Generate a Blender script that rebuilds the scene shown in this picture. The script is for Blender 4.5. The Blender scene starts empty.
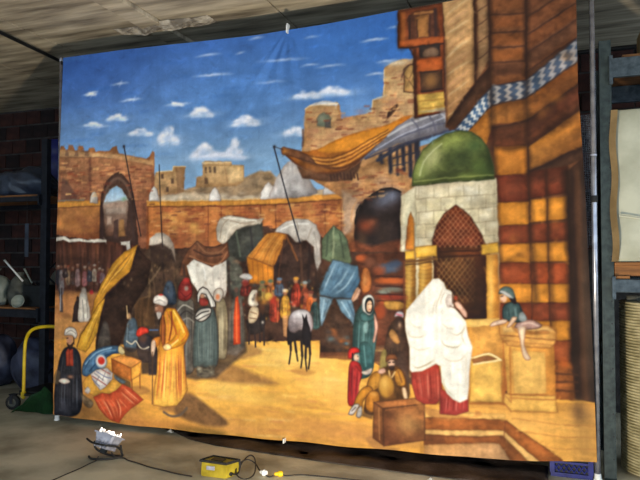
import bpy, bmesh, math, random
import numpy as np
from mathutils import Vector, Matrix
random.seed(3)
scene = bpy.context.scene
COL = scene.collection
# ------------------------------------------------------------------ camera, world, key light, exposure
YAW = math.radians(20.0); PITCH = math.radians(1.7)
cd = bpy.data.cameras.new('camera'); cd.sensor_width = 36.0; cd.lens = 36.0*622.2/640.0; cd.clip_end = 100
cam = bpy.data.objects.new('camera', cd); COL.objects.link(cam)
cam.location = (0, 0, 1.62); cam.rotation_euler = (math.pi/2+PITCH, 0, YAW)
scene.camera = cam
world = bpy.data.worlds.new('world'); scene.world = world; world.use_nodes = True
wb = world.node_tree.nodes['Background']; wb.inputs[0].default_value = (0.62, 0.80, 1.0, 1); wb.inputs[1].default_value = 2.0
KEY_POWER = 120.0; KEY_POS = (-0.80, 2.30, 0.45); KEY_AIM = (-2.0, 4.95, 2.45); KEY_COL = (1.0, 0.88, 0.70)
LAMP_POWER = 3.5; LAMP_COL = (1.0, 0.90, 0.74)
vs = scene.view_settings
vs.view_transform = 'Standard'; vs.look = 'None'; vs.gamma = 1.0; vs.use_curve_mapping = False; vs.exposure = 0.0

# ------------------------------------------------------------------ helpers
def lin(c):
    return tuple(((v/255.0)/12.92 if v/255.0 <= 0.04045 else ((v/255.0+0.055)/1.055)**2.4) for v in c)
def mat(name, c1, c2=None, scale=6.0, rough=0.7, metal=0.0, stretch=(1,1,1), bump=0.0, detail=5, spec=0.4, trans=0.0, bscale=None, lo=0.35, hi=0.65, coat=0.0):
    m = bpy.data.materials.new(name); m.use_nodes = True; nt = m.node_tree; b = nt.nodes['Principled BSDF']
    b.inputs['Roughness'].default_value = rough; b.inputs['Metallic'].default_value = metal
    b.inputs['Specular IOR Level'].default_value = spec; b.inputs['Coat Weight'].default_value = coat
    tc = nt.nodes.new('ShaderNodeTexCoord'); mp = nt.nodes.new('ShaderNodeMapping'); mp.inputs['Scale'].default_value = stretch
    nt.links.new(tc.outputs['Object'], mp.inputs['Vector'])
    nz = nt.nodes.new('ShaderNodeTexNoise'); nz.inputs['Scale'].default_value = scale; nz.inputs['Detail'].default_value = detail
    nt.links.new(mp.outputs[0], nz.inputs['Vector'])
    cr = nt.nodes.new('ShaderNodeValToRGB'); cr.color_ramp.elements[0].position = lo; cr.color_ramp.elements[1].position = hi
    cr.color_ramp.elements[0].color = lin(c1)+(1,); cr.color_ramp.elements[1].color = lin(c2 or c1)+(1,)
    nt.links.new(nz.outputs['Fac'], cr.inputs[0]); nt.links.new(cr.outputs[0], b.inputs['Base Color'])
    if bump:
        n2 = nt.nodes.new('ShaderNodeTexNoise'); n2.inputs['Scale'].default_value = bscale or scale*3; n2.inputs['Detail'].default_value = 6
        nt.links.new(mp.outputs[0], n2.inputs['Vector'])
        bp = nt.nodes.new('ShaderNodeBump'); bp.inputs['Strength'].default_value = bump; bp.inputs['Distance'].default_value = 0.02
        nt.links.new(n2.outputs['Fac'], bp.inputs['Height']); nt.links.new(bp.outputs[0], b.inputs['Normal'])
    return m
def glow(name, c, strength):
    m = bpy.data.materials.new(name); m.use_nodes = True; b = m.node_tree.nodes['Principled BSDF']
    b.inputs['Base Color'].default_value = (.8,.8,.8,1); b.inputs['Emission Color'].default_value = c+(1,); b.inputs['Emission Strength'].default_value = strength
    return m
def tag(o, label=None, cat=None, group=None, kind=None):
    if label: o['label'] = label
    if cat: o['category'] = cat
    if group: o['group'] = group
    if kind: o['kind'] = kind
    return o
def empty(name, loc=(0,0,0), rz=0.0):
    o = bpy.data.objects.new(name, None); COL.objects.link(o); o.location = loc; o.rotation_euler = (0,0,rz); o.empty_display_size = .1
    return o
def obj(name, bm, m, parent=None, loc=None, smooth=False, rot=None):
    me = bpy.data.meshes.new(name); bm.normal_update(); bm.to_mesh(me); bm.free()
    if smooth:
        for p in me.polygons: p.use_smooth = True
    me.materials.append(m)
    o = bpy.data.objects.new(name, me); COL.objects.link(o)
    if parent: o.parent = parent
    if loc: o.location = loc
    if rot: o.rotation_euler = rot
    return o
def share(name, me, parent, loc, rot=(0,0,0), scale=(1,1,1)):
    o = bpy.data.objects.new(name, me); COL.objects.link(o); o.parent = parent; o.location = loc; o.rotation_euler = rot; o.scale = scale
    return o
def bx(bm, x0, x1, y0, y1, z0, z1, bev=0.0, M=None):
    r = bmesh.ops.create_cube(bm, size=1.0); vs_ = r['verts']
    for v in vs_: v.co = Vector(((x0+x1)/2+v.co.x*(x1-x0), (y0+y1)/2+v.co.y*(y1-y0), (z0+z1)/2+v.co.z*(z1-z0)))
    if bev:
        es = list({e for v in vs_ for e in v.link_edges})
        rr = bmesh.ops.bevel(bm, geom=es, offset=bev, segments=2, profile=.6, affect='EDGES'); vs_ = list({v for f in rr['faces'] for v in f.verts} | {v for v in vs_ if v.is_valid})
    if M is not None:
        for v in vs_: v.co = M @ v.co
    return vs_
def tube(bm, pts, r, seg=8, closed=False, cap=True):
    pts = [Vector(p) for p in pts]; n = len(pts); rings = []; up = Vector((0,0,1)); prev = None
    for i, p in enumerate(pts):
        t = (pts[(i+1)%n]-pts[i-1]) if closed else (pts[min(i+1,n-1)]-pts[max(i-1,0)])
        t.normalize()
        a = prev if prev is not None else (up if abs(t.z) < .95 else Vector((1,0,0)))
        a = (a-t*a.dot(t)); a.normalize(); b = t.cross(a); prev = a
        rr = r[i] if isinstance(r, (list,tuple)) else r
        rings.append([bm.verts.new(p+(a*math.cos(2*math.pi*k/seg)+b*math.sin(2*math.pi*k/seg))*rr) for k in range(seg)])
    m = n if closed else n-1
    for i in range(m):
        A = rings[i]; B_ = rings[(i+1)%n]
        for k in range(seg): bm.faces.new((A[k], A[(k+1)%seg], B_[(k+1)%seg], B_[k]))
    if cap and not closed:
        bm.faces.new(rings[0][::-1]); bm.faces.new(rings[-1])
def cr_path(pts, n=6):
    q = [np.array(p, float) for p in pts]; out = []
    for i in range(len(q)-1):
        p0,p1,p2,p3 = q[max(i-1,0)],q[i],q[i+1],q[min(i+2,len(q)-1)]
        for k in range(n):
            t = k/n; out.append(tuple(.5*((2*p1)+(-p0+p2)*t+(2*p0-5*p1+4*p2-p3)*t*t+(-p0+3*p1-3*p2+p3)*t**3)))
    out.append(tuple(q[-1])); return out
def lathe(bm, prof, seg=24, M=None, caps=True):
    rings = [[bm.verts.new((r*math.cos(2*math.pi*k/seg), r*math.sin(2*math.pi*k/seg), z)) for k in range(seg)] for r, z in prof]
    for A, B_ in zip(rings, rings[1:]):
        for k in range(seg): bm.faces.new((A[k], A[(k+1)%seg], B_[(k+1)%seg], B_[k]))
    if caps: bm.faces.new(rings[0][::-1]); bm.faces.new(rings[-1])
    if M is not None:
        for rg in rings:
            for v in rg: v.co = M @ v.co
def sheet_mesh(bm, fn, nu, nv, thick=0.0):
    """surface fn(u,v) -> point for u,v in 0..1, optionally closed to a thin slab"""
    g = [[bm.verts.new(fn(i/nu, j/nv)) for i in range(nu+1)] for j in range(nv+1)]
    for j in range(nv):
        for i in range(nu): bm.faces.new((g[j][i], g[j][i+1], g[j+1][i+1], g[j+1][i]))
    if thick: bmesh.ops.solidify(bm, geom=bm.faces[:], thickness=thick)
def lump(bm, c, s, seed, rough=.18, sub=3, flat=True):
    """soft irregular heap or sack standing on z = c.z"""
    r = bmesh.ops.create_icosphere(bm, subdivisions=sub, radius=1.0); rd = random.Random(seed); ph = [rd.uniform(0,6.3) for _ in range(9)]
    for v in r['verts']:
        d = v.co.copy()
        k = 1+rough*(math.sin(3*d.x+ph[0])*math.cos(2.5*d.y+ph[1])+.6*math.sin(6*d.z+ph[2]+3*d.x)+.5*math.cos(7*d.y+ph[3]+4*d.z)+.35*math.sin(12*d.x+9*d.z+ph[4]))
        q = Vector((d.x*k*s[0], d.y*k*s[1], d.z*k*s[2]))
        if flat: q.z = max(q.z+s[2]*.75, 0)
        v.co = Vector(c)+q

# ------------------------------------------------------------------ materials
M_conc_floor = mat('worn concrete floor', (136,128,106), (204,194,166), 1.7, .82, bump=.25, bscale=26, lo=.34, hi=.62, detail=8)
M_conc_ceil = mat('board marked concrete', (96,84,68), (206,190,162), 2.6, .9, stretch=(.5,3.4,1), bump=.4, bscale=9, lo=.28, hi=.7, detail=8)
M_patch = mat('broken plaster', (112,102,90), (186,174,156), 8, .9, bump=.6, bscale=22, lo=.4, hi=.6)
M_mortar = mat('mortar', (54,50,48), (78,72,68), 9, .95, bump=.3)
M_block = mat('red clay block', (46,25,21), (74,40,31), 7, .9, bump=.35, bscale=40)
M_block2 = mat('dark clay block', (26,18,18), (44,28,25), 7, .9, bump=.35, bscale=40)
M_plainwall = mat('grey rendered wall', (92,90,88), (120,116,110), 3, .95, bump=.2)
M_rackL = mat('black rack steel', (24,26,32), (38,40,48), 14, .5, .3)
M_rackR = mat('grey green rack steel', (36,46,46), (58,68,66), 22, .55, .2, bump=.08)
M_beamR = mat('blue grey beam steel', (50,60,66), (80,90,96), 22, .42, .3)
M_dark = mat('black paint', (14,14,16), (26,26,28), 20, .5)
M_rubber = mat('black rubber', (18,18,18), (34,32,30), 30, .7)
M_cable = mat('dark cable rubber', (26,23,21), (44,38,34), 30, .6)
M_steel = mat('galvanised tube', (150,150,160), (186,186,194), 18, .25, .65, spec=.8)
M_white = mat('white plastic', (214,214,208), (232,232,228), 12, .5)
M_yellow = mat('yellow enamel', (196,160,10), (222,188,30), 9, .45)
M_ybox = mat('yellow plastic', (128,112,16), (158,140,36), 14, .5)
M_alu = mat('cast aluminium grey', (140,142,156), (176,178,190), 20, .45, .25)
M_tarp = mat('black tarpaulin', (52,43,39), (92,76,66), 5, .5, bump=.5, bscale=14)
M_green = mat('green tarpaulin', (14,44,22), (28,74,36), 8, .6, bump=.4)
M_blue = mat('blue plastic', (24,28,84), (38,44,112), 9, .45)
M_cream = mat('cream wrapping', (158,156,134), (188,186,164), 4, .55, bump=.5, bscale=7)
M_tan = mat('tan cardboard', (150,122,80), (184,152,104), 8, .85)
M_wood = mat('brown timber', (104,66,34), (150,98,52), 5, .8, stretch=(1,8,8), bump=.2)
M_rib = mat('beige ribbed plastic', (150,138,100), (196,184,144), 12, .4)
M_plastic = mat('greyish plastic sheet', (36,42,54), (66,74,88), 6, .35, bump=.6, bscale=12)
M_sack = mat('grey sack', (60,60,54), (104,102,90), 6, .9, bump=.4)
M_pale = mat('pale enamel', (112,120,110), (150,154,142), 10, .5)
M_blackbox = mat('black plastic', (12,14,14), (26,28,28), 10, .5)
M_navy = mat('dark blue wrap', (30,32,48), (72,76,96), 5, .55, bump=.5, bscale=9)
M_net = mat('black plastic mesh', (70,72,78), (130,132,140), 60, .2)
M_foil = mat('crumpled foil', (206,206,210), (236,236,238), 30, .4, .3, bump=.5)
M_paper = mat('white paper', (206,204,196), (226,224,218), 20, .8)
# ------------------------------------------------------------------ the room
CZ = 3.86
bm = bmesh.new(); bx(bm, -9.6, 4.0, -3.0, 7.5, -.12, 0.0)
tag(obj('floor', bm, M_conc_floor), kind='structure')
ceil_ = tag(empty('ceiling', (0,0,CZ)), kind='structure')
edges_x = [-9.6,-7.95,-6.82,-5.92,-4.78,-3.64,-3.40,-2.26,-1.12,.02,1.16,2.30,4.0]
for a, b in zip(edges_x, edges_x[1:]):
    bm = bmesh.new(); drop = -.035 if abs(a+3.64) < .01 else 0.0
    bx(bm, a+.006, b-.006, -3.0, 7.5, drop, .20, bev=.008)
    obj('ceiling_panel', bm, M_conc_ceil, ceil_)
bm = bmesh.new(); bx(bm, -9.6, 4.0, -3.0, 7.5, .02, .26); obj('joint_backing', bm, M_mortar, ceil_)
wall = tag(empty('wall_back', (0,7.25,0)), kind='structure')
bm = bmesh.new(); bx(bm, -9.6, 4.0, .012, .25, 0, CZ+.02); obj('mortar_bed', bm, M_mortar, wall)
bm = bmesh.new(); bx(bm, -.125, .125, 0, .03, -.095, .095, bev=.007)
blk = bpy.data.meshes.new('brick'); bm.to_mesh(blk); bm.free(); blk.materials.append(M_block)
blk2 = blk.copy(); blk2.materials.clear(); blk2.materials.append(M_block2)
rb = random.Random(5)
for x_lo, x_hi, z_lo in ((-8.4, -5.7, 0.0), (.1, 2.3, 1.8)):
    for j in range(18):
        z = .105+j*.2135
        if z < z_lo: continue
        x = x_lo+(j%2)*.13
        while x < x_hi:
            share('brick', blk if rb.random() < .6 else blk2, wall, (x, -.004-rb.random()*.008, z), (0,0,0))
            x += .264
bm = bmesh.new(); bx(bm, -9.8, -9.6, -3.0, 7.5, 0, CZ); tag(obj('wall_left', bm, M_plainwall), kind='structure')

# ------------------------------------------------------------------ the backdrop itself
PAINT_GAIN = (1.0,1.0,1.0)
FALL = [[1.5195, 0.6971, -0.8123, -0.4982, -0.2318, -0.1556, -0.3761, 0.3913, -0.1495, 0.368], [1.471, 0.6248, -0.7191, -0.4284, -0.2035, -0.1502, -0.316, 0.3421, -0.1385, 0.325], [1.3309, 0.5088, -0.5736, -0.3247, -0.1594, -0.1318, -0.2323, 0.2682, -0.1165, 0.2548]]  # fitted scene light across a plain sheet, per channel; baked inversely into the paint
# ---------------------------------------------------------------- the painted scene on the backdrop
# A small brush kit: shapes are drawn into a metric raster of the sheet (5 mm cells).
CELL = 0.005; SX0, SX1, SZ0, SZ1 = -4.70, 0.40, 0.0, 3.76
RW = int((SX1-SX0)/CELL); RH = int((SZ1-SZ0)/CELL)
# drawing units of the painter's sketch -> metres on the sheet (fixed projective map)
_F=622.2; _a=math.radians(20); _p=math.radians(1.7)
_fw=np.array([-math.sin(_a)*math.cos(_p),math.cos(_a)*math.cos(_p),math.sin(_p)])
_r=np.array([math.cos(_a),math.sin(_a),0.0]); _u=np.cross(_r,_fw)
def sheet(pts):
    p=np.asarray(pts,float).reshape(-1,2)
    d=_fw[None]+_r[None]*((p[:,0]-320)/_F)[:,None]+_u[None]*((240-p[:,1])/_F)[:,None]
    k=4.95/d[:,1]
    return np.stack([(k*d[:,0]-SX0)/CELL,(SZ1-(1.62+k*d[:,2]))/CELL],1)
rng=np.random.RandomState(7)
def vnoise(cx,cy,seed):
    r=np.random.RandomState(seed); gx=int(RW/cx)+3; gy=int(RH/cy)+3
    g=r.rand(gy,gx); x=np.arange(RW)/cx; y=np.arange(RH)/cy
    xi=x.astype(int); yi=y.astype(int); fx=x-xi; fy=y-yi
    fx=fx*fx*(3-2*fx); fy=fy*fy*(3-2*fy)
    a=g[np.ix_(yi,xi)]; b=g[np.ix_(yi,xi+1)]; c=g[np.ix_(yi+1,xi)]; d=g[np.ix_(yi+1,xi+1)]
    return (a*(1-fx)+b*fx)*(1-fy)[:,None]+(c*(1-fx)+d*fx)*fy[:,None]-0.5
N1=vnoise(9,7,1)*.5+vnoise(22,17,2)*.7+vnoise(4,3,3)*.35
N2=vnoise(40,28,4)+vnoise(16,12,5)*.6
NH=vnoise(26,4,6)*.7+vnoise(9,3,8)*.5
NV=vnoise(4,30,9)*.8+vnoise(8,50,10)*.6
IMG=np.zeros((RH,RW,3))
def col(c): return np.array(c,float)/255.
def spline(q,n=5,closed=True):
    m=len(q); out=[]
    rg=range(m) if closed else range(m-1)
    for i in rg:
        if closed: p0,p1,p2,p3=q[i-1],q[i],q[(i+1)%m],q[(i+2)%m]
        else: p0,p1,p2,p3=q[max(i-1,0)],q[i],q[i+1],q[min(i+2,m-1)]
        for k in range(n):
            t=k/n
            out.append(.5*((2*p1)+(-p0+p2)*t+(2*p0-5*p1+4*p2-p3)*t*t+(-p0+3*p1-3*p2+p3)*t**3))
    if not closed: out.append(q[-1])
    return np.array(out)
def dist_seg(X,Y,q,closed):
    d=np.full(X.shape,1e9); m=len(q)
    for i in range(m if closed else m-1):
        a=q[i]; b=q[(i+1)%m]; ab=b-a; L=ab@ab+1e-9
        t=np.clip(((X-a[0])*ab[0]+(Y-a[1])*ab[1])/L,0,1)
        d=np.minimum(d,(X-a[0]-t*ab[0])**2+(Y-a[1]-t*ab[1])**2)
    return np.sqrt(d)
def inside(X,Y,q):
    r=np.zeros(X.shape,bool); m=len(q)
    for i in range(m):
        x1,y1=q[i]; x2,y2=q[i-1]
        if y1==y2: continue
        c=((y1>Y)!=(y2>Y))&(X<(x2-x1)*(Y-y1)/(y2-y1)+x1)
        r^=c
    return r
def box_of(q,pad):
    x0=max(int(q[:,0].min()-pad),0); x1=min(int(q[:,0].max()+pad)+2,RW)
    y0=max(int(q[:,1].min()-pad),0); y1=min(int(q[:,1].max()+pad)+2,RH)
    return x0,x1,y0,y1
def lay(sl,m,c):
    v=IMG[sl]; v+= (c-v)*m[...,None]
def P(pts,c,sm=0,s=1.0,a=1.0,g=None,n=.10,nz=None,line=None,lw=1.0,la=.45,vol=None):
    """filled shape; g=(colour2,(x0,y0),(x1,y1)) blends towards colour2; n = mottling; line = outline colour"""
    q=sheet(pts)
    if sm: q=spline(q)
    x0,x1,y0,y1=box_of(q,3*s+2)
    if x1<=x0 or y1<=y0: return
    X,Y=np.meshgrid(np.arange(x0,x1)+.5,np.arange(y0,y1)+.5)
    ins=inside(X,Y,q)
    d=None
    if (x1-x0)*(y1-y0)>160000: m=ins.astype(float)
    else:
        d=dist_seg(X,Y,q,True); m=np.clip(.5+np.where(ins,d,-d)/(2*s),0,1)
    cc=np.broadcast_to(col(c),X.shape+(3,)).copy()
    if g:
        A,B=sheet([g[1]])[0],sheet([g[2]])[0]; ab=B-A
        t=np.clip(((X-A[0])*ab[0]+(Y-A[1])*ab[1])/(ab@ab+1e-9),0,1)[...,None]
        cc=cc*(1-t)+col(g[0])*t
    sl=(slice(y0,y1),slice(x0,x1))
    nn=(N1 if nz is None else nz)[sl]
    cc=cc*(1+n*2*nn[...,None])
    if d is not None and a>.5 and s<1.8:                                  # modelled edges and dragged bristle marks
        v=(.34 if sm else .20) if vol is None else vol; k=max(2.0,.18*min(x1-x0,y1-y0))
        sh=1-v*np.exp(-d/(k*.5))*np.array([.85,1.0,1.08])[:,None,None]; cc=cc*np.moveaxis(sh,0,-1)
        cc=cc*(1+(.16 if sm else .07)*NV[sl][...,None]+(.10 if sm else .06)*N1[sl][...,None]); cc=cc+(.05*v)*np.clip(1-np.exp(-(d/k)**2),0,1)[...,None]
    lay(sl,m*a,cc)
    if line: S(list(map(tuple,pts))+[tuple(pts[0])],lw,line,la,sm=sm)
def S(pts,w,c,a=1.0,sm=1,taper=0,soft=.8):
    """brush stroke, w in sketch units"""
    q=sheet(pts)
    if sm and len(q)>2: q=spline(q,5,False)
    a=min(1.0,a*1.3); hw=w*1.0; x0,x1,y0,y1=box_of(q,hw+3)
    if x1<=x0 or y1<=y0: return
    X,Y=np.meshgrid(np.arange(x0,x1)+.5,np.arange(y0,y1)+.5)
    d=dist_seg(X,Y,q,False)
    m=np.clip((hw-d)/(2*soft)+.5,0,1)
    if hw<.8: m*=.55+.5*hw
    if taper:
        L=q[-1]-q[0]; t=np.clip(((X-q[0][0])*L[0]+(Y-q[0][1])*L[1])/(L@L+1e-9),0,1)
        m*=np.clip(np.minimum(t,1-t)*4,0,1)
    lay((slice(y0,y1),slice(x0,x1)),m*a,col(c))
def B(x,y,rx,ry,c,a=.6,rot=0,hard=1.0,n=0.0):
    """soft dab"""
    q=sheet([(x,y),(x+rx,y),(x,y+ry)]); RX=np.hypot(*(q[1]-q[0])); RY=np.hypot(*(q[2]-q[0]))
    R=max(RX,RY)*1.6
    x0,x1,y0,y1=box_of(np.array([q[0]-R,q[0]+R]),1)
    if x1<=x0 or y1<=y0: return
    X,Y=np.meshgrid(np.arange(x0,x1)+.5-q[0][0],np.arange(y0,y1)+.5-q[0][1])
    ct,st=math.cos(rot),math.sin(rot); u=(X*ct+Y*st)/RX; v=(-X*st+Y*ct)/RY
    sl=(slice(y0,y1),slice(x0,x1))
    rr=u*u+v*v
    if n: rr=rr*(1+n*2*N1[sl])
    m=np.exp(-(rr*1.1)**hard)
    m[m<.02]=0
    lay(sl,m*a,col(c))
def bricks(pts,dx,dy,c,a=.25,w=.6,seed=0):
    """loose brick marks inside a quad-like region (bounding sketch box)"""
    r=np.random.RandomState(seed); q=np.array(pts,float)
    x0,y0=q.min(0); x1,y1=q.max(0); y=y0+dy/2; k=0
    qq=q
    while y<y1:
        x=x0+(k%2)*dx/2
        while x<x1:
            if r.rand()<.62 and inside(np.array([[x]]),np.array([[y]]),qq)[0,0]:
                S([(x-dx*.42,y+dy*.4),(x+dx*.42,y+dy*.4)],w,c,a*(.5+r.rand()*.7),sm=0)
                if r.rand()<.5: S([(x+dx*.45,y-dy*.4),(x+dx*.45,y+dy*.4)],w,c,a*.8,sm=0)
            x+=dx
        y+=dy; k+=1
def dabs(pts,cols,k,r0,r1,a=.3,seed=0,el=1.6):
    """scatter of soft dabs inside a region"""
    r=np.random.RandomState(seed); q=np.array(pts,float); lo=q.min(0); hi=q.max(0); c=0; t=0
    while c<k and t<k*20:
        t+=1
        x,y=lo+(hi-lo)*r.rand(2)
        if not inside(np.array([[x]]),np.array([[y]]),q)[0,0]: continue
        R=r0+(r1-r0)*r.rand(); B(x,y,R*el,R,cols[r.randint(len(cols))],a*(.5+r.rand()*.6)); c+=1
def paint_sky():
    P([(30,-40),(620,-60),(620,200),(30,200)],(60,102,170),n=.05,nz=N2,g=((122,158,190),(240,40),(240,165)))
    B(90,70,70,60,(44,78,146),.45); B(340,45,90,50,(52,108,184),.55); B(230,100,70,40,(62,116,186),.35)
    B(70,135,40,25,(96,132,176),.5); B(130,140,60,14,(104,142,184),.5); B(270,160,60,20,(118,156,190),.5); B(395,40,30,50,(40,98,180),.4)
    for i in range(46):                                       # broad drifting brush marks
        x=60+rng.rand()*350; y=50+rng.rand()*110; l=8+rng.rand()*30
        S([(x,y),(x+l,y-1-rng.rand()*3)],1.5+rng.rand()*2,(84,132,192) if i%2 else (44,92,164),.16,taper=1,soft=2.5)
    for x,y,l,a in [(91,93,18,.6),(120,84,22,.45),(131,100,26,.55),(208,55,30,.4),(240,53,14,.3),(213,75,46,.5),(283,60,60,.35),(310,65,24,.35),
                    (256,38,20,.35),(374,40,32,.55),(330,66,36,.35),(386,61,24,.45),(376,74,26,.5),(312,37,20,.25),(100,127,30,.35),(270,82,40,.25),(178,104,30,.5),(395,27,20,.3)]:
        S([(x-l/2,y+2),(x,y),(x+l/2,y-1.5)],1.6,(176,196,220),a*.8,taper=1,soft=1.6); B(x,y-.5,l*.2,1.2,(216,222,232),a)
    def cloud(x,y,w,h,a=.9):
        r=np.random.RandomState(int(x*7+y))
        B(x,y+h*.25,w*.75,h*.30,(166,190,216),a*.7)
        for i in range(int(10+w*.8)):
            t=r.rand()*2-1; k=(1-abs(t))**.8
            px=x+t*w*.5; py=y+h*.3-r.rand()*h*.75*k
            B(px,py,w*.09+.9,h*.10+.8,(210,215,226) if r.rand()<.72 else (176,190,212),a*.55)
        for i in range(5): B(x+(r.rand()-.5)*w*.5,y-r.rand()*h*.35,w*.08+.6,h*.09+.6,(230,230,234),a*.55)
        S([(x-w*.8,y+h*.4),(x,y+h*.33),(x+w*.75,y+h*.3)],1.6,(150,182,214),a*.5,taper=1,soft=1.5)
    for c in [(91,94,9,3,.6),(117,117,16,8,.85),(177,104,12,4,.8),(201,112,22,11,.95),(246,119,22,8,.85),(308,95,26,9,.8),(335,91,30,11,.95),
              (141,132,20,8,.85),(168,136,20,22,.95),(205,152,26,20,.95),(235,148,16,22,.95),(246,123,26,7,.7),(295,131,22,11,.9),(222,156,46,8,.7),(93,124,16,5,.6)]: cloud(*c)
def paint_far():
    P([(30,200),(420,196),(420,420),(30,420)],(92,62,42),n=.2)
    # --- rubble slope and far houses
    P([(182,190),(200,186),(235,182),(258,171),(270,171),(279,180),(276,202),(160,203),(165,194)],(150,124,92),s=2,n=.22)
    dabs([(185,186),(262,172),(276,200),(170,200)],[(108,92,74),(182,154,116),(126,100,74)],40,1.5,3,.4,3)
    P([(148,202),(156,172),(173,171),(174,166),(186,167),(184,192),(178,197),(176,204)],(190,152,100),n=.16,g=((160,118,76),(165,168),(170,202)))
    P([(176,167),(185,167),(184,192),(178,195)],(150,112,76),n=.1,a=.8)
    for x,y in [(168,189),(173,181),(163,176)]: P([(x-1.4,y+3),(x-1.4,y-2),(x+1.2,y-2),(x+1.2,y+3)],(84,62,50),a=.85)
    S([(157,172),(173,171),(174,166.5),(186,167)],.8,(222,190,134),.8,sm=0); S([(148,196),(178,194)],1,(128,96,66),.5)
    P([(196,188),(197,178),(203,175),(202.5,163),(205,161),(231,161.5),(232,165),(243.5,165),(244,181),(236,186)],(200,165,112),n=.12,g=((168,130,84),(215,160),(215,188)))
    P([(226,165),(243,166),(243.5,181),(228,184)],(216,182,126),a=.7,n=.1)
    P([(196,187),(197,178),(206,176),(209,186)],(156,120,80),a=.7)
    for x in (206,210,214.5): P([(x-1.1,173),(x-1.1,167),(x+1.1,167),(x+1.1,173)],(98,76,60),a=.85)
    P([(204.5,184),(204.5,178),(207.5,178),(207.5,184)],(104,76,54),a=.8)
    S([(203,163),(231,162.5)],.9,(226,196,146),.8,sm=0); S([(203,165.5),(231,165.5)],.7,(126,96,66),.6,sm=0); S([(224,163),(227,186)],.8,(150,112,74),.6,sm=0)
    # --- crenellated city wall on the left
    top=[(59,150),(61,146),(64,146),(65.5,150),(68,149),(69,145),(73,145),(75,150),(78,150),(79,146),(83,146),(85,151),(88,151),(89,147.5),(94,148),(96,152),(100,151),(106,151),(110,151),(113,147),(117,146),(119,153),(126,155),(136,157),(146,159),(150,156),(152.5,151),(154.5,152),(155,205),(150,248),(40,248)]
    P(top,(158,108,70),n=.20,g=((140,86,58),(100,158),(100,200)))
    P([(59,150),(65,150),(75,151),(86,152),(96,153),(117,154),(130,156),(148,160),(154,159),(154,166),(130,162),(96,158),(59,157)],(198,154,104),s=1.6,a=.85,n=.15)
    S([(60,157.5),(92,157.5),(110,159),(152,166)],.9,(112,72,52),.55)
    for x in (67,77,87): P([(x-2.2,156),(x-1.5,151),(x+1,150),(x+2,156)],(108,78,66),a=.55,s=1)
    S([(90,159),(91,200)],3,(96,60,46),.5,soft=2)
    P([(92,160),(120,158),(150,166),(153,200),(134,200),(128,180),(118,172),(108,178),(101,196),(92,200)],(178,118,76),a=.55,s=2,n=.2)
    dabs([(60,160),(154,166),(154,236),(58,236)],[(128,66,46),(192,132,84),(110,66,52),(170,96,58)],150,1.2,2.8,.34,11)
    bricks([(60,160),(150,167),(150,236),(60,236)],6,3.4,(96,52,40),.34,.6,5)
    bricks([(62,160),(92,160),(92,200),(62,200)],6,3.4,(206,150,104),.25,.6,15)
    # stairs shade and lean-to roof
    P([(62,178),(66,180),(80,199),(60,202)],(86,62,54),a=.6,s=2)
    P([(58,206),(101,203),(101,240),(56,243)],(176,116,62),n=.16,g=((128,72,42),(80,206),(80,240)))
    dabs([(58,207),(100,205),(100,232),(58,232)],[(206,148,76),(120,66,40),(188,120,54)],34,2,5,.35,17)
    P([(57,202),(101,200),(104,203),(104,206),(57,208)],(196,132,54),n=.12); S([(57,201),(84,200)],1.2,(112,108,90),.8); S([(57,208),(102,206)],.8,(98,58,36),.7)
    P([(90,203),(90.5,197),(92.5,192),(94.5,190.5),(96.5,193),(98,198),(98,203)],(226,216,196),sm=0,n=.06,g=((150,134,120),(91,195),(99,198)),line=(96,76,64),lw=.5,la=.5)
    # --- pointed gateway
    P([(100,250),(100.5,205),(102,192),(107,181),(113,175),(118.5,172),(124,175.5),(130,184),(134,196),(136,215),(139,250)],(84,60,48),n=.14,g=((64,44,36),(118,175),(118,235)),line=(52,36,32),lw=1)
    S([(104,200),(108,186),(118,178),(127,186),(131,200)],2.6,(116,88,72),.5)
    P([(103,205),(105,196),(110,189),(117,185.5),(122,189),(126,196),(128.5,206),(126,236),(106,236)],(150,126,108),n=.14,g=((96,66,50),(116,206),(116,232)))
    P([(104,202),(106,195),(111,189),(117,185.7),(122,189.5),(126,196),(128,200.5),(116,202)],(146,186,214),n=.04,g=((188,208,220),(116,187),(116,202)))
    S([(104,203.5),(114,202),(128,200)],1.4,(148,138,124),.9); B(124,199,3,2,(96,126,84),.7); P([(106,208),(126,207),(126,214),(106,214)],(164,144,126),a=.8,s=1.5)
    P([(107,216),(112,216),(112,224),(107,225)],(176,150,128),a=.8); P([(114,221),(118,219),(118,240),(113,240)],(70,50,44),a=.8); P([(119,220),(124,219),(125,236),(119,237)],(176,124,66),a=.7,s=1.4)
    S([(101.5,203),(103,240)],2,(58,40,36),.8); S([(130,200),(134,240)],3,(66,48,42),.7)
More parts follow.
